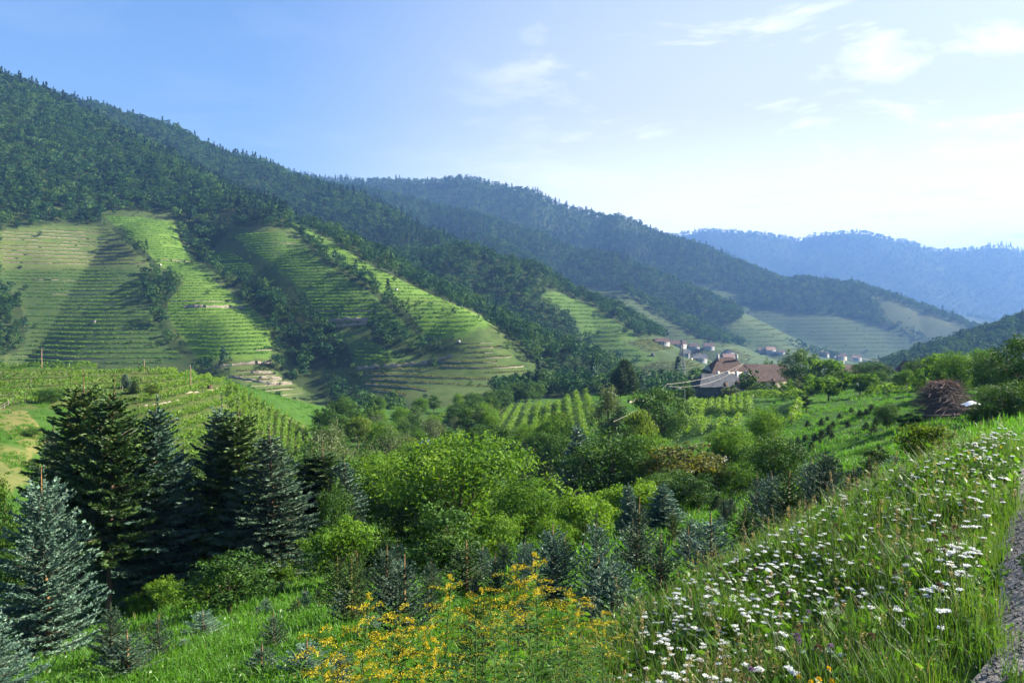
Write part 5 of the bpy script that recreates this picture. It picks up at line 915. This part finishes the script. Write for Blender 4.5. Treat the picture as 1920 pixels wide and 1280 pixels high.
def blades(mb, n, rad, h, w, r_, lean=.5, mi=0):
    p = np.stack([r_.normal(0, rad, n), r_.normal(0, rad, n), np.zeros(n)], 1); an = r_.uniform(0, 6.28, n); hd = np.stack([np.cos(an), np.sin(an), 0 * an], 1); sd_ = np.stack([-np.sin(an), np.cos(an), 0 * an], 1); H_ = (h * r_.uniform(.45, 1.15, n))[:, None]; ln = (np.abs(r_.normal(0, lean, n)))[:, None]; up = np.array([0, 0, 1.0]); W = w * r_.uniform(.7, 1.3, n)[:, None] / 2
    a0 = p; a1 = p + up * H_ * .5 + hd * ln * H_ * .18; a2 = p + up * H_ * (.92 - .15 * ln) + hd * ln * H_ * .62
    V = np.stack([a0 - sd_ * W, a0 + sd_ * W, a1 + sd_ * W * .9, a1 - sd_ * W * .9, a2], 1).reshape(-1, 3); b = np.arange(n)[:, None] * 5; sh = np.repeat(np.clip(r_.normal(.45, .2, n), 0, 1), 5)
    mb.add(V, b + np.array([0, 1, 2, 3]), sh, mi); k = mb.n; mb.V.append(np.zeros((0, 3))); mb.A.append(np.zeros(0)); mb.F.append(b + np.array([3, 2, 4]) + k - len(V)); mb.MI.append(np.full(n, mi))
def clump(seed, n, rad, h, w, mats, lean=.5, straw=0, herb=0, seedh=0):
    r_ = np.random.default_rng(seed); mb = MB(); blades(mb, n, rad, h, w, r_, lean)
    if straw: blades(mb, straw, rad, h * 1.12, w * .45, r_, lean * .5, 1)
    if herb:
        c = np.stack([r_.normal(0, rad * 1.1, herb), r_.normal(0, rad * 1.1, herb), r_.uniform(.1, .75, herb) * h], 1); V, F_ = leaf_quads(c, unit(r_.normal(size=(herb, 3)) + np.array([0, 0, .9])), np.full(herb, .03), r_, .5); mb.add(V, F_, np.repeat(r_.uniform(.2, .9, herb), 4), 2)
    if seedh:
        for k in range(seedh):
            b = np.array([r_.normal(0, rad), r_.normal(0, rad), 0]); tt_ = b + np.array([r_.normal(0, .1), r_.normal(0, .1), h * r_.uniform(1.1, 1.5)]); mb.tube([b, (b + tt_) / 2 + (.02, 0, 0), tt_], [.003, .002, .0015], 3, .5, 1, cap=False)
            m = 14; c = tt_ + np.array([0, 0, -1.0]) * r_.random((m, 1)) * .12 + r_.normal(0, .008, (m, 3)); V, F_ = leaf_quads(c, unit(r_.normal(size=(m, 3))), np.full(m, .012), r_, .4); mb.add(V, F_, .5, 1)
    return mb.mesh('grass_clump', mats)
GM = [M_gr, M_straw, M_herb]; GL = [M_gr2, M_straw, M_herb]
TALL = [clump(300 + k, 64, .13, .46, .0075, GM, .55, 3, 14, 0 if k else 1) for k in range(4)] + [clump(310, 20, .12, .30, .012, GM, .7, 2, 46, 0), clump(311, 26, .10, .52, .009, GM, .5, 10, 4, 3)]
LUSH = [clump(320 + k, 60, .16, .22, .013, GL, .7, 2, 26, 0) for k in range(3)] + [clump(325, 30, .16, .16, .014, GL, .8, 0, 60, 0)]
ROUGH = [clump(330 + k, 50, .30, .42, .035, GL, .7, 4, 20, 0) for k in range(3)]
def wedge(r0, r1, dens, seed, amax=37):
    r_ = np.random.default_rng(seed); A = math.radians(amax) * 2 * (r1 * r1 - r0 * r0) / 2; n = int(A * dens); r = np.sqrt(r_.uniform(r0 * r0, r1 * r1, n)); an = r_.uniform(-1, 1, n) * math.radians(amax); return r * np.sin(an), r * np.cos(an)
def meadowness(x, y):
    """1 on the flowering bank, 0 in the plantation below it"""
    z = height(x, y); u, v = proj(x, np.maximum(y, .1), z)
    lim = np.interp(u, [600, 900, 1100, 1300, 1400, 1500, 1600, 1700, 1800, 1920, 2100], [4.5, 6.2, 8.5, 11.5, 14.5, 18, 16, 14.5, 15, 18, 20])
    return smooth(1.5, -1.5, np.hypot(x, y) - lim), z, u
px1, py1, pz1, ps1, pi1 = [], [], [], [], []; qx1, qy1, qz1, qs1, qi1 = [], [], [], [], []
for r0, r1, dn, sc in [(1.6, 5, 75, .85), (5, 9, 62, 1.0), (9, 20, 34, 1.12)]:
    x, y = wedge(r0, r1, dn, int(r0 * 10)); m, z, u = meadowness(x, y); k = (rng.random(len(x)) < m) & (pside(x, y) < rng.normal(-.04, .08, len(x))); x, y, z = x[k], y[k], z[k]
    nz = vnoise(x / 1.3, y / 1.3, 12); px1.append(x); py1.append(y); pz1.append(z); ps1.append(sc * rng.uniform(.6, 1.15, len(x)) * (1 + .5 * nz) * np.clip(.6 - pside(x, y) * .9, .5, 1)); pi1.append(np.where(nz > .22, 4, np.where(nz < -.25, 5, rng.integers(0, 4, len(x)))))
for r0, r1, dn, sc in [(3, 9, 45, 1.0), (9, 20, 26, 1.15), (20, 34, 13, 1.5)]:
    x, y = wedge(r0, r1, dn, int(r0 * 10) + 1); m, z, u = meadowness(x, y); k = (rng.random(len(x)) > m) & (pside(x, y) < -.1); x, y, z = x[k], y[k], z[k]
    nz = vnoise(x / 2.2, y / 2.2, 14); qx1.append(x); qy1.append(y); qz1.append(z); qs1.append(sc * rng.uniform(.6, 1.2, len(x)) * (1 + .8 * nz)); qi1.append(np.where(nz > .2, 3, rng.integers(0, 3, len(x))))
def put(name, lab, protos, X_, Y_, Z_, S_, I_):
    X_, Y_, Z_, S_, I_ = map(np.concatenate, (X_, Y_, Z_, S_, I_)); n = len(X_); scatter(name, lab, protos, np.stack([X_, Y_, Z_ - .01], 1), np.stack([rng.normal(0, .12, n), rng.normal(0, .12, n), rng.uniform(0, 6.28, n)], 1), np.stack([S_, S_, S_ * rng.uniform(.8, 1.2, n)], 1), I_); print(name, n)
put('meadow_grass', 'tall flowering meadow grass on the bank', TALL, px1, py1, pz1, ps1, pi1); put('plantation_grass', 'lush grass and herbs between the young firs', LUSH, qx1, qy1, qz1, qs1, qi1)
X_, Y_, Z_, S_, I_ = [], [], [], [], []
for r0, r1, dn, sc in [(34, 70, 3.2, 1.0), (70, 125, 1.1, 1.0), (125, 230, .25, 1.1)]:
    x, y = wedge(r0, r1, dn, int(r0)); z = height(x, y); k = seen(x, y, z + .5, .001); x, y, z = x[k], y[k], z[k]; nz = vnoise(x / 7, y / 7, 15); k = nz > -.25; x, y, z, nz = x[k], y[k], z[k], nz[k]; X_.append(x); Y_.append(y); Z_.append(z); S_.append(sc * rng.uniform(.5, 1.1, len(x)) * (1 + nz)); I_.append(rng.integers(0, 3, len(x)))
put('rough_grass', 'rough grass tufts over the middle ground', ROUGH, X_, Y_, Z_, S_, I_)
# ------------------------------------------------------------------ white umbels of the bank
M_white = leaf_mat('white_petals', (0.62,0.66,0.62), (0.74,0.76,0.72), (0.82,0.82,0.80), 0.30, None, 0.6, 0.2, 0.2); M_stem = leaf_mat('flower_stem', (0.05,0.09,0.02), (0.08,0.13,0.03), (0.11,0.15,0.05), 0.15, None, 0.6, 0.2, 0.4)
M_pur = leaf_mat('purple_petals', (0.10,0.06,0.11), (0.19,0.11,0.20), (0.28,0.17,0.29), 0.3, None, 0.6, 0.2, 0.3); M_yel = leaf_mat('yellow_florets', (0.42,0.27,0.010), (0.62,0.41,0.012), (0.74,0.54,0.03), 0.35, (1.2,1.1,.6), 0.6, 0.2, 0.15)
def umbel(seed, D_=.085, h=.55, fill=1.0, mat=None):
    r_ = np.random.default_rng(seed); st = MB(); bx, by = r_.normal(0, .05), r_.normal(0, .05); top = np.array([bx, by, h]); st.tube([(0,0,0),(bx*.3,by*.3,h*.5),(bx,by,h-.05)], [.004,.003,.0025], 4, .5, 0, cap=False)
    for k in range(5): z = r_.uniform(.1, .7) * h; a = r_.uniform(0, 6.28); V, F_ = leaf_quads(np.array([[bx * z / h + .04 * math.cos(a), by * z / h + .04 * math.sin(a), z]]), np.array([[0, 0, 1.0]]), np.array([.05]), r_, .25); st.add(V, F_, .5)
    m = int(15 * fill); hd = MB(); an = np.arange(m) * 2.4; rd = D_ / 2 * np.sqrt((np.arange(m) + .5) / m); tips = np.stack([bx + rd * np.cos(an), by + rd * np.sin(an), h - .25 * rd + r_.normal(0, .002, m)], 1)
    for q in tips: st.tube([(bx, by, h - .05), q - np.array([0, 0, .004])], [.0016, .001], 3, .5, 0, cap=False)
    k = np.repeat(np.arange(m), 9); c = tips[k] + r_.normal(0, 1, (m * 9, 3)) * np.array([.0065, .0065, .0022]); V, F_ = leaf_quads(c, unit(r_.normal(size=(m * 9, 3)) * .5 + np.array([0, 0, 1.0])), np.full(m * 9, .0052), r_, .9); hd.add(V, F_, np.repeat(r_.uniform(0, 1, m * 9), 4))
    return st.mesh('stem', [M_stem]), hd.mesh('flower_head', [mat or M_white])
UM = [umbel(400 + k, .030 + .008 * k, .36 + .05 * k) for k in range(5)]
x, y = wedge(2.6, 19, 140, 71); m, z, u = meadowness(x, y); nz = vnoise(x / .9, y / .9, 21) + .6 * vnoise(x / 3, y / 3, 22); left = smooth(1000, 1350, u); r_0 = np.hypot(x, y)
k = (rng.random(len(x)) < m * left * np.clip(.52 + 1.4 * nz, .03, 1) * .85 * np.interp(r_0, [4, 7, 9, 16], [1.6, 1.1, .6, .35])) & (pside(x, y) < -.12); x, y, z = x[k], y[k], z[k]; r = np.hypot(x, y); zh = z + .38; uu, vv = proj(x, y, zh); inv = (uu > 0) & (uu < 1920) & (vv < 1290)
o_ = np.argsort(np.where(inv, r, 99)); x, y, z, r = x[o_], y[o_], z[o_], r[o_]; kk = rng.integers(0, 5, len(x)); ssz = rng.uniform(.75, 1.2, len(x)) * np.interp(r, [3, 18], [.70, .80]); rz_ = rng.uniform(0, 6.28, len(x))
for i in range(min(280, len(x))):
    t = thing('umbel_flower', 'white flat topped umbel ' + ('low on the bank near the goldenrod' if r[i] < 5.5 and x[i] / y[i] < .27 else 'low on the bank near the path' if r[i] < 5.5 else 'halfway up the flowering bank' if r[i] < 6.6 else 'just above the middle of the bank' if r[i] < 8 else 'high on the flowering bank'), 'wildflower', (x[i], y[i], z[i]), rz_[i], float(ssz[i]), 'white umbels on the flowering bank'); t.rotation_euler = (rng.normal(0, .06), rng.normal(0, .06), rz_[i]); link('stem', UM[kk[i]][0], t); link('flower_head', UM[kk[i]][1], t)
both = []
for st, hd in UM:
    mb = MB()
    for q, mi in ((st, 0), (hd, 1)):
        n_ = len(q.vertices); V = np.zeros(n_ * 3); q.vertices.foreach_get('co', V); a = np.zeros(n_); q.attributes['shade'].data.foreach_get('value', a); b0 = mb.n; mb.add(V.reshape(-1, 3), np.zeros((0, 4), int), a, mi)
        for p in q.polygons: mb.F.append(np.array([list(p.vertices)]) + b0); mb.MI.append(np.array([mi]))
    both.append(mb.mesh('umbel', [M_stem, M_white]))
m = slice(280, None); n = len(x[m]); print('umbels', len(x)); scatter('distant_umbels', 'white umbels farther up the bank', both, np.stack([x[m], y[m], z[m]], 1), np.stack([rng.normal(0, .06, n), rng.normal(0, .06, n), rz_[m]], 1), np.repeat(ssz[m][:, None], 3, 1), kk[m])
def pxflower(u, v, Y, h):
    x = (u - 960) / FPX * Y; zt = (HV - v) / FPX * Y; z = gz(x, Y); return x, z, zt
def knap(label, u, v, Y, mat, D_=.03, group=None, name='knapweed', cat='wildflower'):
    x, z, zt = pxflower(u, v, Y, 0); h = max(.3, zt - z); r_ = np.random.default_rng(int(u)); t = thing(name, label, cat, (x, Y, z), 0, None, group); a = MB(); a.tube([(0,0,0),(.02,0,h*.5),(0,0,h)], [.004,.003,.002], 4, .5, 0, cap=False); link('stem', a.mesh('stem', [M_stem]), t)
    a = MB(); m = 46; d = unit(r_.normal(size=(m, 3)) + np.array([0, 0, .9])); V, F_ = leaf_quads(np.array([0, 0, h]) + d * D_ * .55, unit(np.cross(d, r_.normal(size=(m, 3)))), np.full(m, D_ * .35), r_, .35); a.add(V, F_, np.repeat(r_.random(m), 4)); link('flower_head', a.mesh('flower_head', [mat]), t)
for u, v, Y, lab in [(1494,1192,3.8,'purple knapweed head above the yellow florets'), (1498,1202,3.9,'lower purple knapweed of the pair'), (1516,1148,4.6,'lone purple knapweed in the middle of the umbels'), (1557,1212,3.7,'purple knapweed beside the clover leaves'), (1410,1256,3.3,'purple knapweed at the lower edge'), (1878,948,7.6,'dark purple flower high on the bank'), (1700,1045,6,'faded knapweed beside the tall stalk'), (1445,1115,4.9,'faded purple head left of the stalk')]: knap(lab, u, v, Y, M_pur, .022)
for k in range(26):
    u, Y = rng.uniform(1400, 1900), rng.uniform(3.2, 9); x = (u - 960) / FPX * Y; z = gz(x, Y); v = HV - FPX * (z + rng.uniform(.4, .6)) / Y
    if pside(x, Y) > -.2: continue
    knap('brown faded seed head on a thin stalk in the bank', u, v, Y, M_brn, .03, 'brown seed heads on the bank', 'seed_head')
for k in range(22):
    u, Y = (rng.uniform(1490, 1560), rng.uniform(3.6, 4.0)) if k < 9 else (rng.uniform(1390, 1470), rng.uniform(3.0, 3.4)) if k < 16 else (rng.uniform(1700, 1900), rng.uniform(8, 12)); x = (u - 960) / FPX * Y; z = gz(x, Y)
    knap('small yellow floret cluster low on the bank', u, HV - FPX * (z + rng.uniform(.38, .5)) / Y, Y, M_yel, .018, 'yellow florets on the bank', 'yellow_flower')
# ------------------------------------------------------------------ goldenrod
M_gold = leaf_mat('goldenrod_florets', (0.24,0.22,0.012), (0.38,0.31,0.012), (0.50,0.41,0.02), 0.40, (1.2,1.05,.5), 0.6, 0.2, 0.3)
M_gleaf = leaf_mat('goldenrod_leaf', (0.035,0.095,0.012), (0.060,0.150,0.016), (0.100,0.200,0.025), 0.42, TT, 0.45, 0.35, 0.25)
def goldenrod(seed, h=1.25, bloom=1.0):
    r_ = np.random.default_rng(seed); st, lf, pa = MB(), MB(), MB(); lx_, ly_ = r_.normal(0, .10), r_.normal(0, .10); f = lambda q: np.array([lx_ * q * q, ly_ * q * q, h * q]); q = np.linspace(0, 1, 9); st.tube([f(a) for a in q], .006 * (1.1 - q) + .0015, 5, .5, 0, cap=False)
    m = 120; t = r_.uniform(.08, .98, m); an = np.arange(m) * 2.4 + r_.normal(0, .3, m); L = .085 * (1.25 - .6 * t) * r_.uniform(.7, 1.2, m)
    for i in range(m):
        b = f(t[i]); d = np.array([math.cos(an[i]), math.sin(an[i]), .55]); s = np.array([-math.sin(an[i]), math.cos(an[i]), 0]) * .010; p1 = b + d * L[i] * .55; p2 = b + d * L[i] * np.array([1.2, 1.2, .5]) ; lf.add([b, p1 - s, p1 + s, p2], [[0, 1, 3, 2]], r_.random())
    nb_ = int(15 * (.5 + .5 * bloom))
    for i in range(nb_):
        t0 = 1 - .26 * (i / nb_) ** .9; a0 = i * 2.4 + r_.normal(0, .3); Lb = (.07 + .20 * (1 - t0) / .26) * r_.uniform(.7, 1.25); b = f(t0); s = np.linspace(0, 1, 6)[:, None]; hd = np.array([math.cos(a0), math.sin(a0), 0]); c = b + hd * Lb * s + np.array([0, 0, 1.0]) * Lb * (.75 * s - .62 * s * s); st.tube(c, [.0022, .002, .0018, .0015, .0012, .001], 3, .5, 0, cap=False)
        n = int(80 * bloom * bloom) + 2; tt_ = r_.uniform(.12, 1, n); cc = np.stack([np.interp(tt_, s[:, 0], c[:, k]) for k in range(3)], 1) + r_.normal(0, .006, (n, 3)) + np.array([0, 0, .008]); V, F_ = leaf_quads(cc, unit(r_.normal(size=(n, 3)) + np.array([0, 0, .7])), np.full(n, .0040), r_, .8); pa.add(V, F_, np.repeat(r_.random(n), 4))
    return st.mesh('stem', [M_stem]), lf.mesh('leaves', [M_gleaf]), pa.mesh('flower_plume', [M_gold])
GR = [goldenrod(500 + k, 1.25, b) for k, b in enumerate((1, 1, .9, .9, .55, .3))]
for i, (u, v, Y, k, lab) in enumerate([(660,1138,4.7,0,'upright golden plume nearest the silver blue spruces'), (640,1185,4.4,1,'low golden plume leaning outwards'), (700,1165,4.5,1,'golden plume behind the low leaning one'), (745,1148,5.0,2,'golden plume arching over the small fir'), (715,1215,4.1,0,'dense golden plume near the lower edge'), (770,1195,4.3,1,'broad golden plume in the middle of the clump'), (800,1225,4.1,0,'bright golden plume over the dark spruce'), (650,1240,3.9,1,'golden plume at the very bottom of the clump'), (822,1100,5.2,0,'tall golden plume with stacked sprays'), (860,1118,5.1,1,'tall golden plume joined to its neighbour'), (905,1108,5.2,2,'feathery golden plume in the middle gap'), (945,1078,5.0,1,'curved golden plume below the tallest'), (985,1058,5.0,0,'tallest golden plume with drooping tip'), (1010,1085,4.8,2,'golden plume right under the tallest'), (1045,1115,4.8,1,'golden plume spreading to the blue spruce'), (1085,1128,4.7,2,'thin golden plume before the broad blue spruce'), (1130,1150,4.9,2,'last golden plume on the meadow side'),
 (890,1170,4.5,4,'greenish goldenrod still opening'), (960,1150,4.4,4,'green goldenrod with few florets'), (1020,1170,4.3,5,'leafy goldenrod not yet flowering'), (1065,1165,4.4,5,'tall leafy goldenrod beside the thin plume'), (930,1215,4.0,5,'leafy goldenrod at the lower edge'), (850,1240,3.9,4,'short goldenrod with pale florets'), (1000,1225,3.9,5,'dark leafy goldenrod stalk at the bottom'), (1090,1215,4.1,5,'leafy stalk next to the meadow grass'), (740,1262,3.7,2,'golden spray cut by the lower edge'), (1120,1255,3.8,5,'bottom leafy goldenrod by the umbels')]):
    x, z, zt = pxflower(u, v, Y, 0); s = max(.6, (zt - z) / 1.25); t = thing('goldenrod', lab, 'goldenrod', (x, Y, z), rng.uniform(0, 6.28), (min(s, 1.15), min(s, 1.15), s), 'goldenrod clump in front'); 
    for nm, q in zip(('stem', 'leaves', 'flower_plume'), GR[k]): link(nm, q, t)
    for e in range(2):
        x2, Y2 = x + rng.normal(0, .16), Y + rng.normal(0, .22); z2 = gz(x2, Y2); t = thing('goldenrod', 'lower goldenrod stalk filling the clump', 'goldenrod', (x2, Y2, z2), rng.uniform(0, 6.28), s * rng.uniform(.6, .85), 'lower stalks of the goldenrod clump')
        for nm, q in zip(('stem', 'leaves', 'flower_plume'), GR[5]): link(nm, q, t)
# ------------------------------------------------------------------ the air of the valley
hm = bpy.data.materials.new('haze'); hm.use_nodes = True; hn, hl = hm.node_tree.nodes, hm.node_tree.links; hn.remove(hn['Principled BSDF'])
pv = hn.new('ShaderNodeVolumePrincipled'); pv.inputs['Color'].default_value = (0.15, 0.31, 0.68, 1); pv.inputs['Density'].default_value = HAZE_D; pv.inputs['Anisotropy'].default_value = 0.25
hl.new(pv.outputs[0], hn['Material Output'].inputs['Volume'])
zlo, zhi = float(TZ.min()) - 1.5, float(TZ.max()) + 45
hb = MB(); hb.box((0, 0, (zlo + zhi) / 2), (20000, 20000, zhi - zlo)); tag(link('haze', hb.mesh('haze', [hm])), 'thin blue haze filling the valley', None, None, 'stuff')
